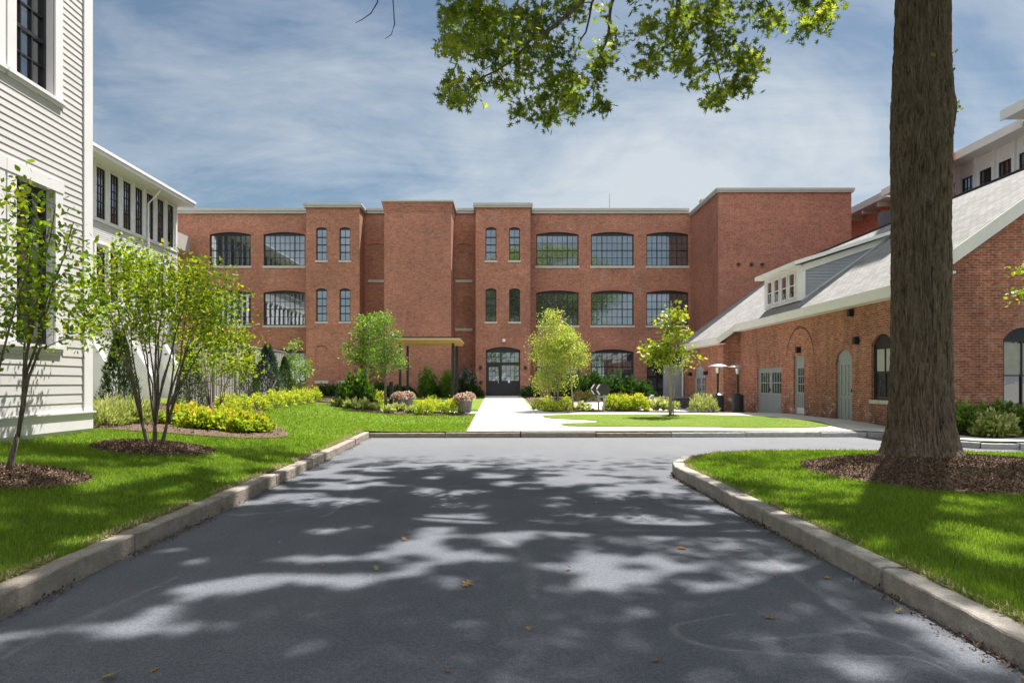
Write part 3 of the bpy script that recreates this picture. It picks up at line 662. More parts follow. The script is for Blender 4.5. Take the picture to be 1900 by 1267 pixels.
def one_arch(par, m_, *a): q = MB(); arch_ring(q, *a); q.build('brick_arch', m_, par)
for a, b, z0, zs, zt in big+[door2]: one_arch(mill, ARCH, (0, FY, 0), (1, 0, 0), (0, -1, 0), a, b, zs, zt)
for ws in (tw_l, tw_r):
    for u0, u1 in ws:
        for zs, zt in ((12.12, 12.23), (7.90, 8.02)): one_arch(mill, ARCH, (0, TY, 0), (1, 0, 0), (0, -1, 0), u0, u1, zs, zt, .2)
one_arch(mill, ARCH, (0, TY, 0), (1, 0, 0), (0, -1, 0), -1.24, 1.12, 3.76, 3.99)
for a, b, z0, zs, zt in niche: MB().box(a-.05, b+.05, FY-.07, FY+.055, z0-.19, z0-.002).build('ledge', STONE, mill)
for u0, u1 in tw_l: MB().box(u0-.09, u1+.09, TY-.05, TY+.045, 1.48, 1.658).build('ledge', STONE, mill)
# right projecting block
mb = MB(); mb.box(13.35, 21.63, 42.5, 60, -.2, 13.35); mb.build('block_wall', BRK_B, mill)
cp = MB(); cp.box(13.22, 21.74, 42.38, 60, 13.35, 13.46); cp.box(13.18, 21.78, 42.33, 60, 13.46, 13.60); cp.build('coping', COPE, mill)
for px in (1370, 1394, 1414):
    x = (px-935)/1267*42.5; z = 1.5+(710-490)/1267*42.5
    MB().box(x-.09, x+.09, 42.4, 42.5, z-.07, z+.07).build('vent', BLACK, mill)
MB().cyl((1139-935)/26.0, FY+2, 13.5, 15.6, .05, .02).build('antenna', METAL, mill)
MB().box(13.3, 13.9, 46, 46.5, 13.6, 13.9).build('vent_cap', COPE, mill)
# entrance door in right tower
d = MB(); u0, u1, z0 = -1.24, 1.12, .62; y0, y1 = TY+.10, TY+.19
d.box(u0, u0+.09, y0, y1, z0, 3.76); d.box(u1-.09, u1, y0, y1, z0, 3.76)
lp = arch_loop(u0+.002, u1-.002, 3.6, 3.76, 3.985); d.prism([(u, y0, z) for u, z in lp], (0, y1-y0, 0))
d.box(u0+.09, u1-.09, y0, y1, 2.72, 2.93); d.box(-.27, -.15, y0+.005, y1-.005, z0, 3.6)
door = d.build('entrance_door', BLACK, mill)
def lights(par, a, b, za, zb, nc, nr, y, name='pane'):
    g = MB()
    for i in range(nc):
        for j in range(nr):
            t = random.uniform(-.002, .002); xa = a+(b-a)*i/nc; xb = a+(b-a)*(i+1)/nc; z_a = za+(zb-za)*j/nr; z_b = za+(zb-za)*(j+1)/nr
            g.face([(xa, y+t, z_a), (xb, y-t, z_a), (xb, y+t, z_b), (xa, y-t, z_b)])
    g.build(name, GLASS_SKY, par); m = MB()
    for i in range(1, nc): x = a+(b-a)*i/nc; m.box(x-.013, x+.013, y-.02, y-.004, za, zb)
    for j in range(1, nr): z = za+(zb-za)*j/nr; m.box(a, b, y-.018, y-.006, z-.013, z+.013)
    m.build('glazing_bar', BLACK, par)
lights(door, u0+.09, -.27, 2.93, 3.6, 3, 2, y0+.05); lights(door, -.15, u1-.09, 2.93, 3.6, 4, 2, y0+.05)
lights(door, -.15, u1-.09, 1.66, 2.72, 4, 3, y0+.05)
m = MB(); m.box(-.15, u1-.09, y0+.02, y1-.03, z0, 1.66); m.box(u0+.09, u0+.2, y0+.02, y1-.01, z0, 2.72); m.box(-.38, -.27, y0+.02, y1-.01, z0, 2.72); m.box(u0+.2, -.38, y0+.02, y1-.01, 2.6, 2.72); m.box(u0+.2, -.38, y0+.02, y1-.01, z0, 1.66)
m.build('door_leaf', BLACK, door); lights(door, u0+.2, -.38, 1.66, 2.6, 3, 3, y0+.05)
MB().box(.28, .42, y0-.02, y0+.019, 1.52, 1.68).build('sign_plate', PWHITE, door); MB().box(-.02, .16, y0+.01, y0+.029, 1.7, 1.88).build('notice', M_plain('notice_blue', (.12, .2, .4), .6), door)
MB().box(-.40, -.37, y0-.05, y0+.01, 1.5, 2.0).build('door_handle', METAL, door)
def wall_light(loc, rz, label, h=.24, w=.16, dpt=.16):
    t = thing('wall_light', label, 'wall light', loc, rz, 'black box lights on the brick walls')
    a = MB().box(-w/2, w/2, -dpt, -.02, -h/2, h/2).build('lamp_housing', BLACK, bevel=.008); a.parent = t
    b = MB().box(-.05, .05, -.02, .0, -.06, .06).build('back_plate', BLACK); b.parent = t
    c = MB().box(-w/2+.02, w/2-.02, -dpt+.02, -.04, -h/2-.006, -h/2+.001).build('lens', BLIND); c.parent = t
    return t
wall_light((-1.62, TY, 2.56), 0, 'black box wall light left of the arched black entrance door'); wall_light((1.47, TY, 2.56), 0, 'black box wall light right of the arched black entrance door')
wall_light((-1.60, TY, 1.55), 0, 'small black call box low on the brick left of the entrance door', .18, .2, .1)
t = thing('camera_lamp', 'small white security camera above the arched entrance door', 'security camera', (-.1, TY, 4.45)); b_ = MB().box(-.1, .1, TY-.2, TY-.02, 4.32, 4.52).build('camera_body', PWHITE, t); b_.location = (.0, 0, 0)
MB().box(-.04, .04, TY-.02, TY, 4.4, 4.48).build('bracket', PWHITE, t)
# dark glazed entry in bay three
e = MB(); a, b = 10.2, 13.0; ye = FY+.12
e.box(a, a+.1, ye, ye+.08, .05, 3.5); e.box(b-.1, b, ye, ye+.08, .05, 3.5); lp = arch_loop(a+.002, b-.002, 3.35, 3.5, 3.89); e.prism([(u, ye, z) for u, z in lp], (0, .08, 0))
for x in (10.95, 11.85, 12.35): e.box(x-.05, x+.05, ye+.004, ye+.076, .05, 3.35)
for z in (.05, 1.0, 1.9, 2.6): e.box(a+.1, b-.1, ye+.01, ye+.07, z, z+.1)
eo = e.build('glazed_entry', BLACK, mill); MB().box(a+.1, b-.1, ye+.04, ye+.05, .1, 3.4).build('pane', GLASS_DK, eo)

# ------------------------------------------------------------------ clapboard sheets
def clap(mb, P0, U, out, u0, u1, z0, z1, holes=(), exp=.115, lap=.014):
    """saw-toothed clapboards; holes: (ua,ub,za,zb)"""
    P0, U, O = Vector(P0), Vector(U), Vector(out); z = z0
    flip = U.cross(Vector((0, 0, 1))).dot(O) < 0
    def q(ua, ub, za, zb):
        e = exp_(za)
        for (A, B) in (((lap, 0.0), None),):
            p = [P0+U*ua+O*lap+Vector((0, 0, za)), P0+U*ub+O*lap+Vector((0, 0, za)), P0+U*ub+Vector((0, 0, zb)), P0+U*ua+Vector((0, 0, zb))]
            bt = [P0+U*ua+Vector((0, 0, za)), P0+U*ub+Vector((0, 0, za)), p[1], p[0]]
            if flip: p.reverse(); bt.reverse()
            mb.face(p); mb.face(bt)
    exp_ = exp if callable(exp) else (lambda _: exp)
    while z < z1-.01:
        zb = min(z1, z+exp_(z)); segs = [(u0, u1)]
        for ha, hb, hz0, hz1 in holes:
            if hz0 < (z+zb)/2 < hz1:
                ns = []
                for a, b in segs:
                    if hb <= a or ha >= b: ns.append((a, b)); continue
                    if ha > a: ns.append((a, ha))
                    if hb < b: ns.append((hb, b))
                segs = ns
        for a, b in segs: q(a, b, z, zb)
        z = zb

# near white building (left edge)
NX = -7.7
nb = thing('clapboard_building', 'tall white clapboard building with black sash windows at the left edge of the photo', 'building', (NX, 12.7, .4))
exp_n = lambda z: .165 if z < 3.2 else (.14 if z < 4.2 else .115)
pairs = []; yy = 11.68
while yy > -24: pairs.append((yy-.93, yy)); pairs.append((yy-.93-1.38, yy-1.38)); yy -= 4.6
hol = []
for a, b in pairs:
    for z0, z1 in ((2.14, 4.78), (6.38, 9.02), (10.62, 13.2)): hol.append((a-.22, b+.22, z0-.12, z1+.2))
mb = MB(); clap(mb, (NX, 0, 0), (0, 1, 0), (1, 0, 0), -26, 12.47, .98, 13.9, hol, exp_n, .012); mb.build('siding', SIDING, nb)
mb = MB(); wall(mb, (NX-.01, 0, 0), (0, 1, 0), (-1, 0, 0), [(-26, .3), (12.69, .3), (12.69, 13.9), (-26, 13.9)], [arch_loop(a, b, z0, z1, z1) for a, b in pairs for z0, z1 in ((2.14, 4.78), (6.38, 9.02), (10.62, 13.2))], .2)
mb.face([(NX-.01, 12.69, .3), (NX-10, 12.69, .3), (NX-10, 12.69, 13.9), (NX-.01, 12.69, 13.9)]); mb.build('wall', WHITE, nb)
mb = MB(); mb.box(NX-.005, NX+.032, 12.48, 12.735, .98, 13.9); mb.box(NX-.25, NX-.006, 12.695, 12.735, .98, 13.9); mb.build('corner_board', WHITE, nb)
mb = MB(); mb.box(NX-.005, NX+.035, -26, 12.74, .66, .955); mb.box(NX-.005, NX+.075, -26, 12.78, .955, .985); mb.build('water_table', WHITE, nb)
MB().box(NX-10, NX-.03, -26, 12.66, -.2, .659).build('foundation', M_plain('foundation', (.27, .25, .22), .9, .2, 4, .3, 30), nb)
mb = MB(); mb.box(NX-10.2, NX+.6, -26.5, 13.2, 13.9, 14.3); mb.build('roof', WHITE, nb)
for a, b in pairs[:6]:
    for z0, z1 in ((2.14, 4.78), (6.38, 9.02)):
        w = window(nb, (NX-.01, (a+b)/2), R(90), b-a, z0, z1, z1, 3, 6, (), (2, 4), fw=.07, tw=.06, mw=.022, inset=.12, glass=GLASS_NEAR)
        c = MB(); e = .03
        c.box(NX, NX+e, a-.2, a-.002, z0, z1+.001); c.box(NX, NX+e, b+.002, b+.2, z0, z1+.001); c.box(NX, NX+e+.01, a-.22, b+.22, z1+.003, z1+.2); c.box(NX-.1, NX+.07, a-.23, b+.23, z0-.06, z0-.002); c.box(NX, NX+.035, a-.2, b+.2, z0-.12, z0-.062)
        co = c.build('casing', WHITE); co.parent = w; co.matrix_parent_inverse = Matrix.Rotation(-R(90), 4, 'Z') @ Matrix.Translation(-(w.location+wloc(nb)))
c = MB()
for i in range(0, 6, 2):
    a0 = pairs[i][0]; b1 = pairs[i+1][1]
    for z0, z1 in ((2.14, 4.78), (6.38, 9.02)): c.box(NX, NX+.016, b1+.2, a0-.2, z0-.1, z1+.2)
c.build('mullion_panel', WHITE, nb)

# white wing behind, left
WX = -22.0
wing = thing('white_wing', 'white clapboard mill wing with a row of tall black sash windows under a deep eave', 'building', (WX, 46, 0))
cy_ = [37.28+1.295*i for i in range(-13, 7)]
wh = .42; bands = ((4.63+.9, 7.44+.9+.6), )
z3 = (10.46, 13.22); z2 = (6.13, 8.92)
mb = MB(); hol = [arch_loop(c-wh, c+wh, z[0], z[1], z[1]) for c in cy_ for z in (z3, z2)]
wall(mb, (WX, 0, 0), (0, 1, 0), (-1, 0, 0), [(18, 0), (46, 0), (46, 13.5), (18, 13.5)], hol, .2); mb.face([(WX, 46, 0), (WX-2.6, 46, 0), (WX-2.6, 46, 13.5), (WX, 46, 13.5)]); mb.build('wall', WHITE, wing)
mb = MB(); clap(mb, (WX+.004, 0, 0), (0, 1, 0), (1, 0, 0), 18, 45.8, 4.75, 5.9, (), .115, .014); clap(mb, (WX+.004, 0, 0), (0, 1, 0), (1, 0, 0), 18, 45.8, 9.2, 10.25, (), .115, .014); mb.build('siding', SIDING, wing)
mb = MB()
for zt, zb in ((10.25, 10.42), (9.05, 9.2), (5.9, 6.08)): mb.box(WX+.001, WX+.07, 18, 46, zt, zb)
mb.build('trim_band', WHITE, wing)
mb = MB()
for c in [cy_[0]-.65]+[x+.65 for x in cy_]:
    for z in ((10.42, 13.4), (6.08, 9.05)): mb.box(WX+.001, WX+.09, c-.08, c+.08, z[0], z[1])
mb.build('pilaster', WHITE, wing)
mb = MB(); mb.box(WX+.001, WX+1.0, 17, 46.2, 13.36, 13.40); mb.box(WX+1.0, WX+1.06, 17, 46.26, 13.36, 13.58); mb.box(WX+1.0, WX+1.14, 17, 46.3, 13.58, 13.74); mb.box(WX-3, WX+1.0, 17, 46.2, 13.44, 13.6); mb.build('eave', WHITE, wing)
w0 = None
for c in cy_:
    for z in (z3, z2):
        if w0 is None:
            w0 = window(wing, (WX, c), R(90), wh*2, z[0], z[1], z[1], 3, 6, (), (2, 4), fw=.05, tw=.05, mw=.02, inset=.05, glass=GLASS_NEAR); t_ = MB().box(WX-.08, WX+.01, c-wh+.003, c+wh-.003, z[0]+1.98, z[0]+2.07).build('transom', WHITE); t_.parent = w0; t_.matrix_parent_inverse = Matrix.Rotation(-R(90), 4, 'Z') @ Matrix.Translation(-(w0.location+wloc(wing)))
        else:
            dup(w0, Vector((WX, c, z[0]))-wloc(wing), R(90), parent=wing)
mb = MB().box(WX-1, WX+.02, 18, 46, 4.1, 4.75); mb.build('dark_band', M_plain('band_board', (.35, .33, .30), .8), wing)  # plain grey-brown board band below the lower siding
for c in np.arange(20, 45, 3.9):
    MB().prism([(WX+.02, c, 4.1), (WX+.3, c, 4.1), (WX+1.6, c, 1.9), (WX+1.6, c, .4), (WX+.02, c, .4)], (0, .45, 0)).build('buttress', WHITE, wing)
MB().tube([(WX+.95, 41.86, 13.3), (WX+.6, 41.86, 12.9), (WX+.2, 41.86, 12.5), (WX+.2, 41.86, 9)], .06, 8).build('downspout', WHITE, wing)
MB().box(WX-2.2, WX+.001, 46.0, 47.8, 10.6, 11.7).build('duct', COPE, wing)

# fence (boards then mesh)
fx = -13.0; ft = 1.5+1.82
fen = thing('board_fence', 'weathered grey vertical board fence behind the left planting bed', 'fence', (fx, 28, .5))
mb = MB(); y = 28.0; k = 0
while y < 40.5: mb.box(fx-.02+(k % 2)*.022, fx+(k % 2)*.022, y, y+.145, .3, ft+random.uniform(-.006, .006)); y += .15; k += 1
mb.build('board', WOODF, fen)
mb = MB(); mb.box(fx-.04, fx+.05, 28, 40.55, ft+.008, ft+.05); mb.build('cap_rail', WOODF, fen)
for y in np.arange(28, 41, 2.5): MB().box(fx+.024, fx+.10, y-.05, y+.05, .3, ft).build('post', WOODF, fen)
mf = thing('mesh_fence', 'dark wire mesh screen fence seen beside the corner of the clapboard building', 'fence', (fx, 20, .5))
mb = MB()
for i in range(-30, 80):
    a = 19.0+i*.11
    for s in (1, -1):
        p0, p1 = (a, .4), (a+s*2.9, ft)
        ys = sorted([p0, p1]); 
        if p0[0] < 18.6 or p1[0] < 18.6 or p0[0] > 28 or p1[0] > 28: continue
        mb.tube([(fx, p0[0], p0[1]), (fx, p1[0], p1[1])], .005, 3)
mb.build('wire_mesh', M_plain('mesh_wire', (.10, .10, .10), .6), mf)
for y in np.arange(18.7, 28.2, 2.33): MB().cyl(fx, y, .3, ft+.05, .03, n=8).build('post', BLACK, mf)
MB().tube([(fx, 18.6, ft), (fx, 28, ft)], .022, 6).build('top_rail', BLACK, mf)

# ------------------------------------------------------------------ right outbuilding
ob = thing('brick_outbuilding', 'long low red brick outbuilding with grey shingle roof and grey doors on the right', 'building', (11.5, 19.1, .2))
RX = 11.5
def zr(X): return 4.30+.72*(X-11.1)
D = dict(dd=(28.3, 31.0, -.2, 2.17, 2.17), d2=(26.16, 27.1, -.2, 2.55, 2.55), d3=(22.55, 23.65, -.2, 2.30, 2.64), wn=(20.15, 21.36, .98, 2.66, 3.0))
def u(y): return y
mb = MB(); wall(mb, (RX, 0, 0), (0, 1, 0), (1, 0, 0), [(19.1, -.3), (33.3, -.3), (33.3, 4.2), (19.1, 4.2)], [arch_loop(*v) for v in D.values()], .2)
dF = (36.25, 38.4, -.2, 1.95, 2.5)
wall(mb, (10.7, 0, 0), (0, 1, 0), (1, 0, 0), [(33.3, -.3), (40.5, -.3), (40.5, 3.65), (33.3, 3.65)], [arch_loop(*dF)], .15)
mb.face([(10.7, 33.3, -.3), (11.5, 33.3, -.3), (11.5, 33.3, 4.2), (10.7, 33.3, 3.62)])
RID = 16.8; FX = 2*RID-RX
gw = [(13.97, 15.1, .7, 2.72, 3.05), (17.2, 18.4, .7, 2.72, 3.05)]
wall(mb, (0, 19.1, 0), (1, 0, 0), (0, 1, 0), [(RX, -.3), (FX, -.3), (FX, 4.2), (RID, zr(RID)-.3), (RX, 4.2)], [arch_loop(*q) for q in gw], .2)
mb.face([(10.7, 40.5, -.3), (10.7, 40.5, 3.6), (RID, 40.5, zr(RID)-.3), (FX, 40.5, 4.2), (FX, 40.5, -.3)])
mb.build('wall', BRK_R, ob)
mb = MB(); th = .12
def slab(x0, x1, y0, y1):
    a = [(x0, y0, zr(x0)), (x1, y0, zr(x1)), (x1, y1, zr(x1)), (x0, y1, zr(x0))]; mb.face(a); b = [(p[0], p[1], p[2]-th) for p in a]; mb.face(b[::-1])
    for i in range(4): j = (i+1) % 4; mb.face([a[i], b[i], b[j], a[j]])
slab(11.1, RID, 18.75, 33.0); slab(10.3, RID, 33.0, 40.8)
a = [(RID, 18.75, zr(RID)), (FX+.4, 18.75, zr(11.1)), (FX+.4, 40.8, zr(11.1)), (RID, 40.8, zr(RID))]; mb.face(a)
roof = mb.build('roof', SHING, ob)
mb = MB()
def fascia(x, y0, y1, h=.33, wd=.30): mb.box(x-.03, x, y0, y1, zr(x)-h, zr(x)-.012); mb.box(x, x+.42, y0+.02, y1-.02, zr(x)-h+.003, zr(x)-h+.03)
fascia(11.1, 18.75, 33.0); fascia(10.3, 33.0, 40.8)
def rake(x0, x1, y, h=.42, t=.05): mb.prism([(x0, y, zr(x0)-.01), (x1, y, zr(x1)-.01), (x1, y, zr(x1)-h), (x0, y, zr(x0)-h)], (0, -t, 0))
rake(11.07, RID, 18.75); rake(10.27, 11.6, 33.0, .36)
mb.prism([(11.1, 18.76, 3.97), (RID, 18.76, zr(RID)-.4), (RID, 19.1, zr(RID)-.4), (11.1, 19.1, 3.97)], (0, 0, .02))
mb.build('fascia', M_plain('fascia_paint', (.72, .69, .64), .6, .05, 2), roof)
MB().box(RID-.08, RID+.08, 18.75, 40.8, zr(RID)-.02, zr(RID)+.03).build('ridge_cap', BLACK, roof)
PALE = M_brick('arch_brick_pale', (.42, .16, .10), (.32, .11, .065), (.46, .34, .28), .4, .8)
for k in ('d3', 'wn'): one_arch(ob, PALE, (RX, 0, 0), (0, 1, 0), (-1, 0, 0), D[k][0], D[k][1], D[k][3], D[k][4], .22)
one_arch(ob, PALE, (10.7, 0, 0), (0, 1, 0), (-1, 0, 0), dF[0], dF[1], dF[3], dF[4], .2)
for q in gw: one_arch(ob, PALE, (0, 19.1, 0), (1, 0, 0), (0, -1, 0), q[0], q[1], q[3], q[4], .26)
rg = MB(); arch_ring(rg, (RX, 0, 0), (0, 1, 0), (-1, 0, 0), 25.35, 27.75, 2.55, 3.62, .10, .003); rg.build('old_arch', M_brick('arch_brick_dark', (.22, .085, .06), (.16, .06, .045), (.2, .15, .13), .7, .8), ob)
def gdoor(name, y0, y1, z0, z1, zt, X, leaves=1, glz=(.48, .95), nc=4, nr=2, panels=4, kick=False):
    """grey painted door facing -x"""
    off = .07; f = MB(); xw = X+off
    f.box(xw, xw+.06, y0, y0+.07, z0, z1); f.box(xw, xw+.06, y1-.07, y1, z0, z1)
    if zt > z1+.01:
        lp = arch_loop(y0+.002, y1-.002, z1-.08, z1, zt); f.prism([(xw, yv, z) for yv, z in lp], (.06, 0, 0))
    else: f.box(xw, xw+.06, y0+.07, y1-.07, z1-.08, z1)
    fo = f.build('door', GREYP, ob)
    n = leaves; ya, yb = y0+.07, y1-.07; zt_ = z1-.08
    for i in range(n):
        a = ya+(yb-ya)*i/n+.006; b = ya+(yb-ya)*(i+1)/n-.006; H = zt_-z0; w = b-a; st = min(.12, w*.18)
        l = MB(); x0 = xw+.015
        l.box(x0, x0+.04, a, a+st, z0, zt_); l.box(x0, x0+.04, b-st, b, z0, zt_)
        ga, gb = z0+H*glz[0], z0+H*glz[1]
        l.box(x0, x0+.04, a+st, b-st, gb, zt_); l.box(x0, x0+.04, a+st, b-st, ga-.09, ga); l.box(x0, x0+.04, a+st, b-st, z0, z0+.14)
        l.box(x0+.025, x0+.035, a+st, b-st, z0+.14, ga-.09)
        for k in range(1, panels): yv = a+st+(b-a-2*st)*k/panels; l.box(x0+.008, x0+.03, yv-.014, yv+.014, z0+.14, ga-.09)
        for k in range(1, nc): yv = a+st+(b-a-2*st)*k/nc; l.box(x0+.008, x0+.035, yv-.014, yv+.014, ga, gb)
        for k in range(1, nr): zv = ga+(gb-ga)*k/nr; l.box(x0+.006, x0+.036, a+st, b-st, zv-.02, zv+.02)
        lo = l.build('door_leaf', GREYP, fo)
        MB().box(x0+.028, x0+.033, a+st, b-st, ga, gb).build('pane', GLASS_DK if name != 'blind' else GREYP, fo)
        if kick: MB().box(x0-.006, x0-.001, a+.03, b-.03, z0+.28, z0+.52).build('kick_plate', KICK, fo)
    MB().box(xw-.03, xw+.01, (y0+y1)/2-.02 if n == 2 else y0+.12, (y0+y1)/2+.02 if n == 2 else y0+.16, z0+1.1, z0+1.2).build('door_handle', BLACK, fo)
gdoor('d', 28.3, 31.0, .05, 2.17, 2.17, RX, 2, (.5, .93), 4, 2, 5)
gdoor('d', 26.16, 27.1, .02, 2.55, 2.55, RX, 1, (.46, .84), 3, 3, 3, True)
gdoor('blind', 22.55, 23.65, .1, 2.30, 2.64, RX, 1, (.46, .95), 3, 3, 3)
gdoor('d', 36.25, 38.4, 0.0, 1.95, 2.5, 10.7, 2, (.4, .94), 2, 3, 2)
w = window(ob, (RX, (20.15+21.36)/2), R(-90), 1.21, .98, 2.66, 3.0, 2, 2, (1,), (1,), fw=.11, tw=.05, mw=.04, inset=.08, glass=GLASS_DK, sill=STONE, sillh=.12)
MB().box(RX+.112, RX+.118, 20.27, 21.24, 1.86, 2.54).build('blind', BLIND, ob)
for q in gw:
    w = window(ob, ((q[0]+q[1])/2, 19.1), 0, q[1]-q[0], q[2], q[3], q[4], 2, 2, (1,), (1,), fw=.06, tw=.035, mw=.03, inset=.05, glass=GLASS_NEAR, sill=STONE, sillh=.1)
    for xa, xb in ((q[0]+.065, (q[0]+q[1])/2-.02), ((q[0]+q[1])/2+.02, q[1]-.065)): MB().box(xa, xb, 19.185, 19.19, 1.74, 2.62).build('blind', M_plain('blind_green', (.33, .33, .27), .5, .12, 6), ob)
# dormer
DX, dy0, dy1 = 11.6, 26.8, 30.4; zb_, zt_ = 4.74, 6.08
mb = MB(); mb.box(DX, DX+.1, dy0, dy1, zb_, zt_)
dm = mb.build('dormer', WHITE, ob)
mb = MB(); c_poly = [(DX+.1, dy0, zr(DX+.1)), (DX+.1, dy0, zt_), (15.3, dy0, zr(15.3)), ]
z = zb_+.05
mb.face([(DX+.1, dy0+.01, zr(DX+.1)), (15.3, dy0+.01, zr(15.3)), (DX+.1, dy0+.01, zt_)])
sl = (zr(15.3)-zt_)/(15.3-DX-.1)
while z < 7.3:
    zt2 = z+.125; xa = max(DX+.12, DX+.1+(z-zt_)/sl) if z > zt_ else DX+.12; xb = 11.1+(z-4.30)/.72
    if xb > xa: mb.face([(xa, dy0-.014, z), (xb, dy0-.014, z), (xb+.1, dy0+.002, zt2), (xa if zt2 < zt_ else max(xa, DX+.1+(zt2-zt_)/sl), dy0+.002, zt2)]); mb.face([(xa, dy0, z), (xb, dy0, z), (xb, dy0-.014, z), (xa, dy0-.014, z)])
    z = zt2
mb.build('cheek', GSIDE, dm)
mb = MB(); mb.box(DX-.03, DX+.22, dy0-.04, dy0-.001, zb_, zt_); mb.prism([(DX+.1, dy0-.001, zt_-.2), (15.2, dy0-.001, zr(15.2)-.2), (15.3, dy0-.001, zr(15.3)), (DX+.1, dy0-.001, zt_+.05)], (0, -.05, 0))
mb.prism([(DX-.3, dy0-.25, zt_+.02), (DX-.3, dy0-.25, zt_+.14), (15.3, dy0-.25, zr(15.3)+.16), (15.3, dy0-.25, zr(15.3)+.03)], (0, dy1-dy0+.5, 0)); mb.box(DX-.33, DX-.3, dy0-.28, dy1+.28, zt_-.02, zt_+.15); mb.box(DX-.3, DX, dy0-.2, dy1+.2, zt_-.02, zt_+.01)
mb.prism([(DX-.33, dy0-.25, zt_+.0), (DX-.33, dy0-.25, zt_+.15), (15.3, dy0-.25, zr(15.3)+.17), (15.3, dy0-.25, zr(15.3)+.03)], (0, -.04, 0))
mb.build('dormer_trim', M_plain('fascia_paint2', (.74, .72, .68), .6, .05, 2), dm)
mb = MB(); mb.prism([(DX+.05, dy0-.06, zr(DX+.05)+.002), (15.3, dy0-.06, zr(15.3)+.002), (15.3, dy0-.06, zr(15.3)+.07), (DX+.05, dy0-.06, zr(DX+.05)+.07)], (0, .05, 0)); mb.build('flashing', M_plain('flash', (.45, .48, .52), .4), dm)
for a, b in ((27.19, 27.66), (27.96, 28.43), (28.73, 29.2), (29.48, 29.95)):
    mb = MB(); zb2, zt2 = 4.93, 5.86
    mb.box(DX-.05, DX-.001, a-.07, a, zb2-.07, zt2+.07); mb.box(DX-.05, DX-.001, b, b+.07, zb2-.07, zt2+.07); mb.box(DX-.05, DX-.001, a, b, zt2, zt2+.07); mb.box(DX-.06, DX-.001, a, b, zb2-.07, zb2); mb.box(DX-.03, DX-.004, a, b, (zb2+zt2)/2-.02, (zb2+zt2)/2+.02)
    wo_ = mb.build('dormer_window', WHITE, dm); wo_.parent = ob; MB().box(DX-.015, DX-.002, a, b, zb2, zt2).build('pane', GLASS_DK, wo_)
MB().tube([(10.35, 40.6, 3.4), (10.6, 40.6, 3.1), (10.63, 40.6, 2.9), (10.63, 40.6, .05)], .06, 8).build('downspout', WHITE, ob)
wall_light((RX, 26.5, 2.78), R(-90), 'black box wall light above the grey door with the metal kick plate')
wall_light((RX, 22.5, 3.8), R(-90), 'black box fixture high on the outbuilding wall, upper of the two near the arched door')
wall_light((RX, 22.15, 2.87), R(-90), 'black box wall light beside the arched grey door, lower of two')
wall_light((10.7, 35.9, 2.02), R(-90), 'black box wall light between the far double door and the patio heaters', .2, .2, .2)
wall_light((10.7, 38.9, 2.0), R(-90), 'black box wall light next to the white downspout', .2, .2, .2)
t = thing('security_camera', 'white security camera on the gable corner just right of the big oak trunk', 'security camera', (12.35, 19.1, 4.6)); MB().box(12.2, 12.5, 18.88, 19.04, 4.53, 4.6).build('camera_body', PWHITE, t); MB().box(12.28, 12.36, 19.02, 19.1, 4.6, 4.68).build('bracket', PWHITE, t)
t = thing('traffic_cone', 'tiny orange cone at the foot of the white downspout', 'cone', (10.45, 39.9, zg(10.45, 39.9))); z0 = zg(10.45, 39.9)
MB().cyl(10.45, 39.9, z0+.03, z0+.34, .07, .02).build('cone_body', ORANGE, t); MB().box(10.35, 10.55, 39.8, 40.0, z0, z0+.03).build('cone_base', ORANGE, t)
MB().box(9.6, 10.65, 41, 41.2, -.1, 2.6).build('grey_screen', GREYP, mill)

# chimney, far right wings
ch = thing('brick_chimney', 'tall tapering red brick smokestack rising behind the big oak trunk', 'chimney', (22.73, 37, 0))
mb = MB(); b0, b1 = 1.10, .84
A = [(22.73-b0, 37.0-b0, 0), (22.73+b0, 37.0-b0, 0), (22.73+b0, 37.0+b0, 0), (22.73-b0, 37.0+b0, 0)]; B = [(22.73-b1, 37.0-b1, 34), (22.73+b1, 37.0-b1, 34), (22.73+b1, 37.0+b1, 34), (22.73-b1, 37.0+b1, 34)]
for i in range(4): j = (i+1) % 4; mb.face([A[i], A[j], B[j], B[i]])
mb.face(B); mb.build('stack', BRK_R, ch); MB().box(22.73-1.05, 22.73+1.05, 35.95, 38.05, 33.2, 34.3).build('cap', BRK, ch)
wr = thing('white_upper_wing', 'white mill wing with black transom windows showing above the shingle roof at far right', 'building', (25, 30, 0))
mb = MB(); ws = [27.6+1.72*i for i in range(-6, 8)]
ws = [25*1267/(p-935) for p in (1865, 1831, 1799)]; sp = 1.38; ws = [ws[0]+sp*i for i in range(-9, 6)]
wall(mb, (25, 0, 0), (0, 1, 0), (1, 0, 0), [(20, 0), (43, 0), (43, 13.5), (20, 13.5)], [arch_loop(c-.47, c+.47, 9.9, 12.6, 12.6) for c in ws], .15); mb.face([(25, 20, 0), (35, 20, 0), (35, 20, 13.5), (25, 20, 13.5)]); mb.build('wall', WHITE, wr)
mb = MB(); mb.box(23.95, 35, 31.5, 43.2, 13.36, 13.42); mb.box(23.9, 23.97, 31.5, 43.25, 13.3, 13.72); mb.box(23.98, 35, 31.5, 43.2, 13.5, 13.7)
mb.box(22.9, 35, 19.5, 31.4, 13.6, 13.66); mb.box(22.85, 22.92, 19.5, 31.45, 13.55, 14.0); mb.box(22.93, 35, 19.5, 31.4, 13.75, 14.0); mb.build('eave', M_plain('eave_paint', (.66, .64, .62), .6, .04, 2), wr)
mb = MB()
for c in ws: mb.box(24.87, 24.999, c+.6, c+.78, 9, 13.36)
mb.build('pilaster', WHITE, wr)
w0 = None
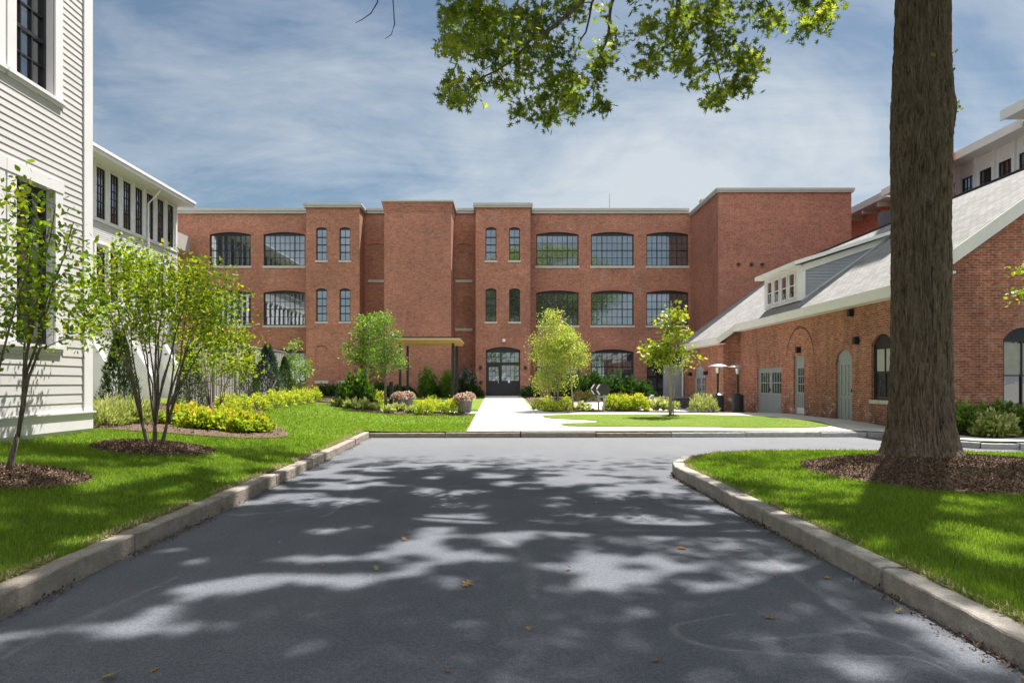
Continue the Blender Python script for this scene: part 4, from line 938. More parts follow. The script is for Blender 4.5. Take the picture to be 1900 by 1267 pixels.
for c in ws:
    if w0 is None: w0 = window(wr, (25, c), R(-90), .94, 9.9, 12.6, 12.6, 3, 5, (), (3,), fw=.05, tw=.07, mw=.02, inset=.04, glass=GLASS_NEAR)
    else: dup(w0, Vector((25, c, 9.9))-wloc(wr), R(-90), parent=wr)
br = thing('brick_rear_wing', 'brick mill wing with grey eave and dark window strip behind the projecting block', 'building', (25.4, 52, 0))
mb = MB(); wall(mb, (25.4, 0, 0), (0, 1, 0), (1, 0, 0), [(43.3, 0), (75, 0), (75, 13.4), (43.3, 13.4)], [arch_loop(47, 54.5, 9.6, 11.3, 11.3)], .15); mb.face([(25.4, 43.3, 0), (36, 43.3, 0), (36, 43.3, 13.4), (25.4, 43.3, 13.4)]); mb.build('wall', M_brick('brick_orange', (.46, .15, .08), (.34, .10, .06), (.40, .28, .22), .3), br)
mb = MB(); mb.box(24.3, 36, 43.4, 76, 13.3, 13.36); mb.box(24.25, 24.32, 43.4, 76, 13.3, 13.75)
for y in np.arange(44.5, 60, 1.9): mb.box(24.4, 25.4, y, y+.15, 13.0, 13.3)
mb.build('eave', COPE, br)
window(br, (25.4, 50.75), R(-90), 7.5, 9.6, 11.3, 11.3, 12, 2, (), (), fw=.06, inset=.08, glass=GLASS_DK)
MB().box(24.25, 24.9, 43.6, 44.3, 9, 12.5).build('duct', M_plain('duct', (.10, .11, .13), .5), br)

# ------------------------------------------------------------------ trees
def curve(a, b, sag=0.0, n=5, wob=.0, rnd=random):
    a, b = Vector(a), Vector(b); out = []
    for i in range(n+1):
        t = i/n; p = a.lerp(b, t); p.z += sag*math.sin(math.pi*t)
        if wob and 0 < i < n: p += Vector((rnd.gauss(0, wob), rnd.gauss(0, wob), rnd.gauss(0, wob*.6)))
        out.append(p)
    return out
def tree(name, label, cat, base, stems, blobs, T, leafsize, lmat, bmat, nleaf=40, cr=.22, seed=1, up=.35, droop=0.0, twig=.010, filt=None, group=None, flat=.7, varoff=0.0, brn=1.0, trunk_extra=None):
    """stems: list of (points, r0, r1). blobs: (x,y,z,rx,ry,rz,nclumps) world coords"""
    rnd = random.Random(seed); t = thing(name, label, cat, base, group=group)
    mb = MB(); anchors = []
    for pts, r0, r1 in stems:
        n = len(pts); rr = [r0+(r1-r0)*(i/(n-1))**.8 for i in range(n)]; mb.tube(pts, rr, 8 if r0 > .03 else 6)
        for i in range(n): anchors.append((Vector(pts[i]), rr[i]))
    tr_ = mb.build('trunk', bmat, t, smooth=True)
    cl = []
    for (x, y, z, rx, ry, rz, k) in blobs:
        for _ in range(k):
            while True:
                v = Vector((rnd.uniform(-1, 1), rnd.uniform(-1, 1), rnd.uniform(-1, 1)))
                if v.length <= 1: break
            p = Vector((x+v.x*rx, y+v.y*ry, z+v.z*rz))
            if filt and not filt(p): continue
            cl.append(p)
    mb = MB()
    for c in cl:
        if rnd.random() > brn: continue
        best = None; bd = 1e9
        for a, r in anchors:
            dz = c.z-a.z; d = (c-a).length+(.0 if dz > .15*(c-a).length else 1.2*(.15*(c-a).length-dz)+.2)
            if d < bd: bd = d; best = (a, r)
        a, r = best; L = (c-a).length
        if L < .05: continue
        pts = curve(a, c, -.06*L, 4, .03*L, rnd); r0 = min(r*.7, twig*(1+L*.9)); mb.tube(pts, [r0*(1-.75*i/4) for i in range(5)], 4)
        if L > .3: anchors += [(pts[2], r0*.6), (pts[3], r0*.45)]
    if mb.v: mb.build('branch', bmat, t, smooth=True)
    C = np.array([tuple(c) for c in cl]); k = nleaf
    P = np.repeat(C, k, 0)+np.random.default_rng(seed).normal(size=(len(C)*k, 3))*np.array([cr, cr, cr*flat])
    hz = (P[:, 2]-P[:, 2].min())/(np.ptp(P[:, 2])+.01); g2 = np.random.default_rng(seed+5)
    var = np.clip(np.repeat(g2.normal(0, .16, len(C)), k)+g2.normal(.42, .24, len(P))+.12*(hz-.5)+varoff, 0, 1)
    if filt:
        m = np.array([filt(Vector(p)) for p in P]) if len(P) < 300000 else np.ones(len(P), bool); P = P[m]; var = var[m]
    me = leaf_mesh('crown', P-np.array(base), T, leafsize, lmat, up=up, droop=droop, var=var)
    mesh_obj('crown', me, t); return t

def stems_fan(base, n, h, spread, r0, seed, lean=(0, 0), split=.0):
    rnd = random.Random(seed); out = []; b = Vector(base); ng = max(3, n//4)
    for gi in range(ng): ga = 2*math.pi*gi/ng+.5; out.append(([b+Vector((math.cos(ga), math.sin(ga), 0))*.09+Vector((math.cos(ga), math.sin(ga), 0))*.10*t+Vector((0, 0, .14*h*t)) for t in (0, .25, .5, .75, 1)], r0*1.15, r0*.62))
    for i in range(n):
        gi = i*ng//n; ga = 2*math.pi*gi/ng+.5
        a = 2*math.pi*i/n+rnd.uniform(-.4, .4); s = spread*rnd.uniform(.35, 1); hh = h*rnd.uniform(.75, 1.0)-.13*h
        p0 = b+Vector((math.cos(ga), math.sin(ga), 0))*.19+Vector((0, 0, .13*h)); s -= .12; pts = []
        for k in range(8):
            t = k/7; q = p0+Vector((math.cos(a)*s*t**1.25+lean[0]*t, math.sin(a)*s*t**1.25+lean[1]*t, hh*t))+Vector((rnd.gauss(0, .02), rnd.gauss(0, .02), 0))*(1 if k else 0); pts.append(q)
        out.append((pts, r0*rnd.uniform(.42, .66), r0*.14))
    return out
# serviceberries
b = (-6.0, 8.1, zg(-6, 8.1))
st = stems_fan(b, 15, 3.5, 1.25, .040, 3)
tree('serviceberry_tree', 'multi-stem serviceberry in front of the clapboard building, nearest tree on the left lawn', 'tree', b, st, [(-6.15, 8.1, 2.75, 1.1, 1.0, .95, 84), (-6.4, 8.0, 2.3, .9, .8, .4, 16), (-5.3, 8.3, 2.35, .5, .5, .4, 12), (-5.6, 8.2, 3.6, .5, .4, .35, 6)], T_OVAL, .078, LAMEL, BARK_S, 28, .17, 5, up=.5, twig=.007, varoff=-.06)
b = (-5.88, 11.5, zg(-5.88, 11.5))
st = stems_fan(b, 18, 3.2, 1.35, .038, 9)
tree('serviceberry_tree', 'multi-stem serviceberry in a mulch circle between the clapboard building and the lane', 'tree', b, st, [(-6.1, 11.5, 2.95, .95, .9, .62, 92), (-6.3, 11.5, 3.55, .45, .4, .3, 16), (-5.75, 11.5, 3.4, .3, .4, .3, 8), (-4.95, 11.5, 2.95, .5, .6, .55, 44), (-4.95, 11.5, 2.35, .6, .6, .35, 18), (-6.4, 11.5, 2.35, .8, .7, .3, 14), (-7.0, 11.5, 2.7, .35, .5, .5, 14), (-4.75, 11.5, 1.95, .4, .4, .4, 12), (-5.2, 11.5, 3.4, .3, .3, .3, 5)], T_OVAL, .068, LAMEL, BARK_S, 35, .17, 11, up=.5, twig=.006, varoff=.05)
b = (-8.1, 19, zg(-8.1, 19)); st = stems_fan(b, 9, 2.3, 1.1, .03, 21)
tree('serviceberry_tree', 'smaller serviceberry behind the yellow shrubs, against the grey board fence', 'tree', b, st, [(-8.1, 19, 2.4, 1.25, .9, .8, 70), (-7.5, 19, 1.9, .7, .5, .45, 22)], T_DIA, .08, LAMEL, BARK_S, 36, .17, 22, up=.5, twig=.006, varoff=.1)
# far centre pair
x, y = -4.92, 28.4; b = (x, y, zg(x, y))
tree('young_tree', 'slim young tree with open airy crown in front of the wooden canopy', 'tree', b, [(curve(b, (x-.05, y, 4.2), 0, 6, .02), .07, .015)], [(x-.05, y, 3.4, .6, .6, 1.15, 84), (x+.1, y, 2.3, .7, .6, .5, 26), (x+.35, y, 2.6, .5, .4, .5, 14)], T_DIA, .085, LGREEN, BARK_S, 34, .13, 31, twig=.008, varoff=.08)
x, y = -6.75, 34; b = (x, y, zg(x, y))
tree('young_tree', 'bushy bright green young tree left of the slim one, before the brick tower', 'tree', b, [(curve(b, (x, y, 4.6), 0, 6, .02), .07, .015)], [(x-.1, y, 4.1, .6, .6, .8, 36), (x-.5, y, 3.0, .75, .6, .6, 30), (x+.2, y, 2.9, .6, .5, .6, 18), (x, y, 2.0, .5, .5, .4, 6)], T_DIA, .14, LGREEN, BARK_L, 30, .17, 33, twig=.01, varoff=.12)
# birch clump right of the walk
x, y = 2.15, 29.3; b = (x, y, zg(x, y)); st = stems_fan(b, 7, 3.9, .9, .04, 41)
tree('birch_clump', 'pale yellow multi-stem birch clump right of the entrance walk', 'tree', b, st, [(x, y, 3.0, .98, .8, 1.2, 165), (x+.1, y, 1.7, .8, .6, .8, 50), (x-.1, y, 4.15, .42, .4, .6, 24), (x-.7, y, 1.9, .42, .4, 1.0, 24), (x+.5, y, 3.6, .4, .4, .5, 16)], T_DIA, .085, LBIRCH, BARK_L, 40, .14, 43, twig=.008, varoff=.12)
x, y = 2.93, 28.6; b = (x, y, zg(x, y))
tree('young_tree', 'thin leaning young tree with round yellow-green crown beside the birch clump', 'tree', b, [(curve(b, (x-.22, y, 2.9), 0, 6, .015), .045, .015)], [(x-.2, y+.1, 2.75, .8, .6, .75, 90), (x+.15, y, 2.3, .45, .4, .35, 12)], T_DIA, .085, LBIRCH, BARK_L, 36, .14, 45, twig=.008, varoff=.08)
# young maple in the lens of grass
x, y = 6.16, 25.3; b = (x, y, zg(x, y))
tree('young_maple', 'young maple with sparse lime green leaves on the grass in front of the outbuilding', 'tree', b, [(curve(b, (x+.03, y, 4.55), 0, 8, .012), .065, .012)], [(x+.05, y, 3.9, .42, .4, .5, 14), (x+.1, y, 3.2, .75, .6, .4, 18), (x-.35, y, 2.7, .7, .5, .45, 20), (x+.1, y, 2.5, .9, .7, .35, 20), (x-.6, y, 2.45, .45, .4, .3, 8)], T_MAPLE, .125, LYOUNG, BARK_L, 15, .13, 51, twig=.009, varoff=.1)
x, y = 6.35, 25.6; tree('stake_sapling', 'thin pale sapling stem right behind the young maple trunk', 'tree', (x, y, zg(x, y)), [(curve((x, y, zg(x, y)), (x+.05, y, 2.6), 0, 5, .01), .03, .01)], [(x+.15, y, 2.2, .8, .5, .45, 22)], T_DIA, .07, LBIRCH, BARK_L, 16, .12, 53, twig=.006)
# branch tips entering at far right
b = (16.5, 17.6, .25)
tree('ornamental_tree', 'lime leaved tree reaching in from the right edge in front of the gable wall', 'tree', b, [(curve(b, (15.8, 17.4, 3.4), .1, 6, .03), .06, .02), (curve((15.9, 17.4, 3.1), (13.0, 17.0, 3.72), .1, 5, .02), .02, .006), (curve((15.8, 17.4, 3.4), (13.1, 17.0, 4.25), .1, 5, .02), .015, .005)], [(12.95, 17.0, 3.68, .42, .3, .10, 12), (13.0, 17.0, 4.28, .3, .3, .07, 6), (15.6, 17.2, 3.6, 1.2, .8, .8, 30)], T_OVAL, .11, LYOUNG, BARK_S, 14, .13, 55, twig=.01)

# conifers
def conifer(name, label, x, y, h, r, lm, seed, n=5200, size=.09, T=T_NARROW, open_=False):
    z0 = zg(x, y); t = thing(name, label, 'conifer', (x, y, z0)); g_ = np.random.default_rng(seed)
    MB().tube([(x, y, z0), (x, y, z0+h*.9)], [.04, .01], 6).build('trunk', BARK_S, t)
    zz_ = g_.random(n)**.8; a = g_.uniform(0, 2*math.pi, n)
    prof = (np.where(zz_ < .12, .75+zz_*2, 1.0)*(1-zz_)**.75); lump = 1+.16*np.sin(a*3+zz_*17)+.12*np.sin(a*5-zz_*31)+g_.normal(0, .07, n)
    rr = r*prof*lump*(.72+.28*g_.random(n))+.02
    P = np.stack([np.cos(a)*rr, np.sin(a)*rr, .05+zz_*h], 1); dr = np.stack([np.cos(a)*.5, np.sin(a)*.5, np.full(n, .9 if not open_ else .45)], 1)
    me = leaf_mesh('foliage', P, T, size, lm, dirs=dr, var=g_.normal(.4, .22, n)+.15*np.sin(a*4+zz_*20)); mesh_obj('foliage', me, t); return t
conifer('arborvitae', 'dark conical arborvitae beside the clapboard building corner, in front of the mesh fence', -10.7, 19, 2.25, .55, LCONI, 1, 6000, .11)
conifer('arborvitae', 'dark arborvitae behind the serviceberry in the mulch circle', -9.3, 20.2, 1.9, .5, LCONI, 2)
conifer('arborvitae', 'narrow arborvitae left of the bluish pine by the board fence', -10.1, 27, 2.2, .5, LCONI, 3)
conifer('pine_tree', 'small bluish pine between two arborvitae in front of the board fence', -10.4, 30, 2.5, .75, LBLUE, 4, 5200, .16, T_NARROW, True)
conifer('arborvitae', 'arborvitae right of the bluish pine, near the end of the board fence', -10.6, 33, 2.1, .5, LCONI, 5)

# shrubs
def shrub_mesh(r, h, n, T, size, lm, seed, up=.25, spiky=.0, voff=0.0):
    g_ = np.random.default_rng(seed); v = g_.normal(size=(n, 3)); v[:, 2] = np.abs(v[:, 2])*.9+.02; v /= np.linalg.norm(v, axis=1)[:, None]
    a = np.arctan2(v[:, 1], v[:, 0]); lump = 1+.14*np.sin(a*3+seed)+.12*np.sin(a*5+v[:, 2]*7+seed*2)+.08*np.sin(v[:, 2]*13+a*2)
    s = (.55+.45*g_.random(n)**.6)*lump; P = np.stack([v[:, 0]*r*s, v[:, 1]*r*s, v[:, 2]*h*s+.02], 1)
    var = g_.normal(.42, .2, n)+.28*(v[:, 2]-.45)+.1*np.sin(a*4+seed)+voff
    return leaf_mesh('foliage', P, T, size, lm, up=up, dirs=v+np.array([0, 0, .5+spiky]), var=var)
def shrub_kind(specs, r, h, n, T, size, lm, name, cat, seed, group, spiky=0.0, base_var=2):
    """specs: (x, y, scale, label)"""
    protos = []
    for i, (x, y, s, lab) in enumerate(specs):
        if i < base_var:
            me = shrub_mesh(r, h, n, T, size, lm, seed+i, spiky=spiky)
            stem = MB()
            for k in range(7): a = k*.9; stem.tube([(0, 0, 0), (math.cos(a)*r*.25, math.sin(a)*r*.25, h*.35), (math.cos(a)*r*.5, math.sin(a)*r*.5, h*.7)], [.014, .01, .005], 4)
            t = thing(name, lab, cat, (x, y, zg(x, y)+.04), group=group); f = mesh_obj('foliage', me, t); s_ = stem.build('stem', BARK_S); s_.parent = t; protos.append(t); t.scale = (s,)*3
        else: t = dup(protos[i % base_var], (x, y, zg(x, y)+.04), random.uniform(0, 6), lab, scale=(s*random.uniform(.92, 1.1), s, s*random.uniform(.9, 1.08)))
def PX(px, Y): return (px-935)/1267*Y
L = []
for px, Y, s, lab in ((190, 14.0, 1.0, 'variegated yellow shrub right against the corner of the clapboard building'), (225, 14.6, 1.0, 'variegated yellow shrub second out from the clapboard corner'), (256, 14.9, .95, 'variegated yellow shrub third out from the clapboard corner, ending the clump'), (205, 15.6, 1.05, 'variegated yellow shrub behind the front ones near the clapboard corner')): L.append((PX(px, Y), Y, s, lab))
shrub_kind(L, .42, .46, 1500, T_NARROW, .12, LVARI, 'yellow_shrub', 'shrub', 61, 'variegated shrubs at the clapboard corner', .3)
L = []
for px, Y, s, lab in ((335, 15.4, .95, 'orange tipped yellow shrub at the left end of the low lawn-edge clump'), (370, 15.0, 1.0, 'leafy yellow green shrub in the lawn-edge clump, second from its left end'), (405, 15.3, 1.05, 'leafy yellow green shrub in the middle of the lawn-edge clump'), (440, 15.1, 1.0, 'orange tipped yellow shrub in the lawn-edge clump, second from its right end'), (470, 15.4, .9, 'orange tipped yellow shrub at the right end of the lawn-edge clump'), (352, 16.3, 1.0, 'yellow shrub behind the left end of the lawn-edge clump'), (425, 16.5, 1.0, 'yellow shrub behind the middle of the lawn-edge clump')): L.append((PX(px, Y), Y, s, lab))
shrub_kind(L, .42, .36, 2000, T_OVAL, .088, LORNG, 'spirea_shrub', 'shrub', 71, 'yellow spirea clump at the lawn edge', -.3)
L = []
for px, Y, s, lab in ((508, 25.5, 1.0, 'round yellow shrub at the near end of the row along the left bed'), (528, 27.5, .95, 'orange yellow shrub second in the row along the left bed'), (548, 29.5, 1.0, 'round yellow shrub third in the row along the left bed'), (565, 31.5, 1.0, 'round yellow shrub fourth in the row along the left bed'), (583, 33.0, 1.0, 'round yellow shrub at the far end of the row along the left bed'), (478, 22.5, .9, 'yellow green shrub behind the lawn-edge clump, under the narrow arborvitae'), (447, 21, .8, 'small grassy green shrub between the lawn-edge clump and the arborvitae'), (420, 20.5, .9, 'green shrub at the foot of the smaller serviceberry')): L.append((PX(px, Y), Y, s, lab))
shrub_kind(L, .38, .56, 900, T_DIA, .10, LYELL, 'yellow_shrub', 'shrub', 81, 'yellow shrubs along the left bed', -.6)
L = []
for px, Y, s, lab in ((789, 26.6, 1.0, 'round golden shrub at the left of the three beside the right planters'), (814, 26.9, .9, 'round golden shrub in the middle of the three beside the right planters'), (840, 26.7, 1.05, 'round golden shrub next to the right pair of flower planters'), (800, 30.5, .9, 'golden shrub behind the three by the planters, nearer the canopy'), (775, 31, .7, 'pale golden shrub behind, between the two pairs of planters'), (848, 31, .7, 'golden shrub directly behind the right pair of planters'), (1000, 29.2, .95, 'golden shrub at the foot of the birch clump, by the walk'), (1025, 28.4, .9, 'golden shrub between the birch clump and the leaning young tree'), (1050, 28.9, 1.05, 'golden shrub under the leaning young tree'), (1015, 31, .9, 'golden shrub behind the birch clump')): L.append((PX(px, Y), Y, s, lab))
shrub_kind(L, .34, .50, 900, T_DIA, .085, LYELL, 'golden_shrub', 'shrub', 91, 'round golden shrubs by the walk', -.6)
L = []
for px, Y, s, lab in ((1138, 29.0, 1.0, 'orange tipped yellow shrub at the left of the clump right of the hexagonal signs'), (1160, 28.9, 1.0, 'yellow shrub in the middle of the clump right of the hexagonal signs'), (1185, 29.0, 1.05, 'yellow shrub at the right of the clump, near the curved white lamp'), (1150, 29.5, .9, 'yellow shrub behind the clump right of the hexagonal signs')): L.append((PX(px, Y), Y, s, lab))
shrub_kind(L, .40, .60, 1500, T_OVAL, .085, LORNG, 'spirea_shrub', 'shrub', 101, 'spirea clump by the patio', -.3)
L = []
for px, Y, s, lab in ((663, 29, 1.25, 'large dark glossy shrub with lime tips at the left of the centre bed'), (1300, 29.1, .0, '')):
    if s: L.append((PX(px, Y), Y, s, lab))
shrub_kind(L, .62, 1.0, 2400, T_OVAL, .15, M_leaf('laurel_leaf', [(.02, .04, .012), (.035, .075, .015), (.07, .13, .02), (.34, .42, .03)], (1.4, 1.6, .8), .35, .3, .6), 'laurel_shrub', 'shrub', 111, None, .3, 1)
L = [(PX(693, 29.6), 29.6, 1.0, 'brownish green shrub right of the large dark glossy shrub')]
shrub_kind(L, .42, .75, 900, T_OVAL, .10, LORNG, 'bronze_shrub', 'shrub', 115, None, .2, 1)
L = []
for px, Y, s, lab in ((1295, 28.9, 1.0, 'pale variegated shrub left half, in front of the patio heaters'), (1316, 29.1, .95, 'pale variegated shrub right half, touching the left patio heater'), (1795, 17.9, .0, '')):
    if s: L.append((PX(px, Y), Y, s, lab))
shrub_kind(L, .36, .70, 700, T_NARROW, .14, LVARI, 'variegated_shrub', 'shrub', 121, None, .2, 1)
L = []
for px, Y, s, lab in ((1790, 17.7, 1.15, 'green arching shrub left of the brightest one, below the gable wall'), (1772, 18.6, 1.1, 'dark green shrub right beside the oak trunk below the gable wall'), (1825, 18.6, 1.1, 'dark green shrub under the left side of the gable window'), (1862, 18.4, 1.3, 'tall green shrub under the gable window'), (1905, 17.6, 1.1, 'green shrub cut by the right edge of the photo')): L.append((PX(px, Y), Y, s, lab))
shrub_kind(L, .46, .56, 1700, T_OVAL, .105, M_leaf('andromeda_leaf', [(.04, .08, .015), (.10, .18, .025), (.22, .31, .05), (.42, .46, .14)], (1.3, 1.5, .8), .3, .35, .5), 'arching_shrub', 'shrub', 131, 'arching shrubs below the gable wall', -.2)
L = []
for px, Y, s, lab in ((740, 45.2, .9, 'low dark shrub at the shaft base behind the left canopy post'), (757, 45.1, .8, 'low dark shrub at the foot of the brick shaft, second from left'), (810, 45.2, .8, 'low dark shrub at the foot of the brick shaft right of the tall clipped shrub'), (620, 45.8, .9, 'low round green shrub below the left bricked niche'), (600, 46.2, .9, 'dark round shrub below the left tower, next to the bed'), (655, 45.9, .9, 'low dark shrub behind the large glossy shrub'), (705, 45, 1.1, 'dark shrub behind the slim young tree'), (875, 44.9, 1.0, 'bright green round shrub left of the entrance door'), (984, 44, .9, 'green shrub right of the entrance door')): L.append((PX(px, Y), Y, s, lab))
shrub_kind(L, .70, .72, 1300, T_OVAL, .13, LDARK, 'dark_shrub', 'shrub', 141, 'dark shrubs along the brick wall')
L = []
for px, Y, s, lab in ((793, 44.8, 1.0, 'tall clipped shrub against the brick shaft'), (832, 44.9, 1.0, 'tall dark shrub behind the right canopy posts')): L.append((PX(px, Y), Y, s, lab))
shrub_kind(L, .62, 1.75, 1700, T_OVAL, .14, LGREEN, 'tall_shrub', 'shrub', 151, None, .3, 1)
L = []
for i, (px, Y, s) in enumerate(((1072, 41.2, 1.2), (1100, 41.4, 1.3), (1128, 41.2, 1.3), (1152, 41.4, 1.4), (1175, 41.3, 1.35), (1195, 40.9, 1.1), (1045, 41.2, 1.1))):
    L.append((PX(px, Y), Y, s, ['dark leafy shrub above the low stone wall, below the left part of the ground-floor window', 'dark leafy shrub above the low stone wall behind the left hexagonal sign', 'dark leafy shrub above the low stone wall behind the right hexagonal sign', 'tall dark shrub above the stone wall, under the middle of the ground-floor window', 'tall dark shrub above the stone wall, left of the glazed entry', 'dark green shrub at the right end of the stone wall by the glazed entry', 'dark shrub at the left end of the stone wall behind the leaning young tree'][i]))
shrub_kind(L, .72, 1.15, 1300, T_OVAL, .15, LDARK, 'dark_shrub', 'shrub', 161, 'dark shrubs above the low stone wall', .2)
L = []
for i, (px, Y) in enumerate(((1075, 37.2), (1095, 37.2), (1150, 37.2), (1175, 37.2))): L.append((PX(px, Y), Y, .9, ['small rust green shrub before the stone wall, leftmost', 'small rust green shrub before the stone wall left of the signs', 'small rust green shrub before the stone wall right of the signs', 'small rust green shrub before the stone wall near the curved lamp'][i]))
shrub_kind(L, .55, .6, 700, T_DIA, .12, M_leaf('rust_leaf', [(.03, .05, .015), (.07, .09, .02), (.14, .10, .03), (.22, .12, .05)], (1.3, 1.2, .8), .3), 'rust_shrub', 'shrub', 171, 'small shrubs before the stone wall')
L = []
for i, (px, Y, s) in enumerate(((630, 28.6, 1.0), (652, 28.1, 1.2), (674, 27.9, 1.2), (690, 28, 1.0), (722, 27.2, .9), (735, 28, 1.0), (747, 28.1, .9), (768, 27, 1.0), (1082, 28.6, 1.1), (1220, 31.5, 1.5), (1232, 31.6, 1.5), (1244, 31.5, 1.3))):
    L.append((PX(px, Y), Y, s, ['small hosta at the left tip of the centre bed', 'pale hosta in the centre bed below the large glossy shrub', 'pale hosta in the centre bed, second from the left tip', 'small green hosta left of the slim tree trunk', 'small green plant at the foot of the slim young tree', 'small green plant before the left planters', 'small green plant before the right one of the left planters', 'grey leaved plant left of the round golden shrubs', 'small bronze plant left of the hexagonal sign posts', 'hosta by the patio left of the young maple, nearer the curved lamp', 'hosta by the patio behind, in the middle of three', 'hosta by the patio right behind the young maple trunk'][i]))
shrub_kind(L, .24, .22, 160, T_OVAL, .16, LVARI, 'hosta', 'plant', 181, 'low plants in the beds')
shrub_kind([(PX(1843, 16.9), 16.9, 1.0, 'sunlit pale yellow shrub nearest the sidewalk below the gable wall')], .46, .5, 1300, T_OVAL, .11, LVARI, 'variegated_shrub', 'shrub', 191, None, -.3, 1)
# birch-like shrub at fence end, rhododendron with flowers
x, y = PX(548, 35), 35; b = (x, y, zg(x, y))
tree('young_tree', 'bright green bushy young tree at the end of the board fence', 'tree', b, stems_fan(b, 5, 2.3, .5, .03, 61), [(x, y, 2.0, .9, .7, 1.05, 80), (x-.1, y, 3.2, .3, .3, .7, 8)], T_DIA, .12, LGREEN, BARK_S, 30, .17, 62, varoff=.15, twig=.008)
x, y = PX(866, 45), 45; t = thing('rhododendron', 'rhododendron with purple flower heads left of the entrance door', 'shrub', (x, y, zg(x, y)))
mesh_obj('foliage', shrub_mesh(.72, 1.75, 1500, T_OVAL, .15, LDARK, 201), t)
g_ = np.random.default_rng(5); P = []
for k in range(26):
    a = g_.uniform(0, 6.28); e = g_.uniform(.2, 1.4); c = np.array([math.cos(a)*math.cos(e)*.7, math.sin(a)*math.cos(e)*.7, math.sin(e)*1.55+.2]); P.append(c+g_.normal(0, .06, (22, 3)))
mesh_obj('blossom', leaf_mesh('blossom', np.concatenate(P), T_DIA, .08, LPURP), t)

# flower planters
def planter(loc, label, first=None):
    x, y = loc; z0 = zg(x, y)+.02
    if first: return dup(first, (x, y, z0), random.uniform(0, 6), label)
    t = thing('flower_planter', label, 'planter', (x, y, z0), group='tall flower planters beside the paths')
    m = MB(); m.cyl(x, y, z0, z0+.52, .13, .20, 20); m.cyl(x, y, z0+.52, z0+.57, .225, .225, 20); m.build('pot', POT, t, smooth=False)
    g_ = np.random.default_rng(9); v = g_.normal(size=(900, 3)); v[:, 2] = abs(v[:, 2]); v /= np.linalg.norm(v, axis=1)[:, None]
    mesh_obj('foliage', leaf_mesh('foliage', v[:400]*np.array([.31, .31, .26])+np.array([0, 0, .54]), T_OVAL, .07, LGREEN), t)
    fl = v[400:]*np.array([.31, .31, .27]); fl = fl[fl[:, 2] > .0]; mesh_obj('petals', leaf_mesh('petals', fl+np.array([0, 0, .53]), T_OVAL, .075, LPETAL, up=1.5, var=np.round(g_.random(len(fl)), 1)), t); return t
p0 = planter((PX(740, 28.6), 28.6), 'tall pot of pink and white petunias, left one of the pair near the slim tree')
planter((PX(757, 29.4), 29.4), 'tall pot of pink and white petunias, right one of the pair near the slim tree', p0)
planter((PX(857, 26.6), 26.6), 'tall pot of pink and white petunias nearest the golden shrubs by the walk', p0)
planter((PX(868, 28.2), 28.2), 'tall pot of pink and white petunias closest to the entrance walk', p0)

# wooden canopy
cx0, cx1, cyf, cyb = -5.78, -2.83, 38.0, 41.0
cz = zg(-4, 39); can = thing('wooden_canopy', 'flat wooden canopy on slim black posts in front of the brick shaft', 'pergola', ((cx0+cx1)/2, cyf, cz))
m = MB(); m.box(cx0-.35, cx1+.42, cyf-.5, cyb+.5, 3.86, 3.98); m.build('roof_deck', PINE, can); MB().box(cx0-.38, cx1+.45, cyf-.53, cyb+.53, 3.983, 4.04).build('roof_edge', BLACK, can)
for y in (cyf, (cyf+cyb)/2, cyb): MB().box(cx0-.3, cx1+.36, y-.06, y+.06, 3.72, 3.858).build('beam', PINE, can)
for x in (cx0, cx1):
    for y in (cyf, cyb): MB().box(x-.065, x+.065, y-.065, y+.065, cz-.1, 3.72).build('post', BLACK, can)
x, y = PX(726, 28.9), 28.9; z0 = zg(x, y); t = thing('bollard', 'dark square bollard standing beside the left pair of planters', 'bollard', (x, y, z0)); MB().box(x-.075, x+.075, y-.075, y+.075, z0, z0+1.2).build('bollard_post', BLACK, t, bevel=.01); MB().box(x-.08, x+.08, y-.08, y+.08, z0+1.205, z0+1.25).build('bollard_cap', BLACK, t)
# dark post in the birch bed
x, y = PX(1034, 29.6), 29.6; z0 = zg(x, y); t = thing('lamp_post', 'slim dark post standing between the birch clump and the leaning young tree', 'post', (x, y, z0)); MB().box(x-.05, x+.05, y-.05, y+.05, z0, z0+1.5).build('post', BLACK, t); MB().box(x-.07, x+.07, y-.07, y+.07, z0+1.5, z0+1.56).build('post_cap', BLACK, t)
# hexagonal signs
def hexsign(px, label, Y):
    x = PX(px, Y); z0 = zg(x, Y); t = thing('hexagonal_sign', label, 'sign', (x, Y, z0), group='pair of dark hexagonal signs')
    r = .30; zc = z0+.93; pts = [(x+r*math.cos(k*math.pi/3), Y, zc+r*.86*math.sin(k*math.pi/3)) for k in range(6)]
    MB().prism(pts, (0, .12, 0)).build('sign_panel', M_plain('sign_black', (.025, .023, .022), .5), t)
    m = MB(); q = [pts[3], pts[2], pts[4]]
    for a, b in ((pts[3], pts[2]), (pts[3], pts[4])):
        A, B = Vector(a), Vector(b); A = A.lerp(B, .12); B = Vector(a).lerp(Vector(b), .95); sh = Vector((-.045, -.012, 0)); m.prism([A, B, B+sh, A+sh], (0, .16, 0))
    m.build('edge_strip', WHITE, t); m = MB(); m.box(x-.035, x+.035, Y+.03, Y+.1, z0, zc-r*.75); m.build('post', GREYP, t); MB().box(x-.1, x+.1, Y+.0, Y+.13, zc-r*.86-.03, zc-r*.86).build('bracket', GREYP, t)
hexsign(1111, 'dark hexagonal sign with white edge strips, left one, partly behind the other', 28.9); hexsign(1121, 'dark hexagonal sign with white edge strips, right one, in front', 28.6)
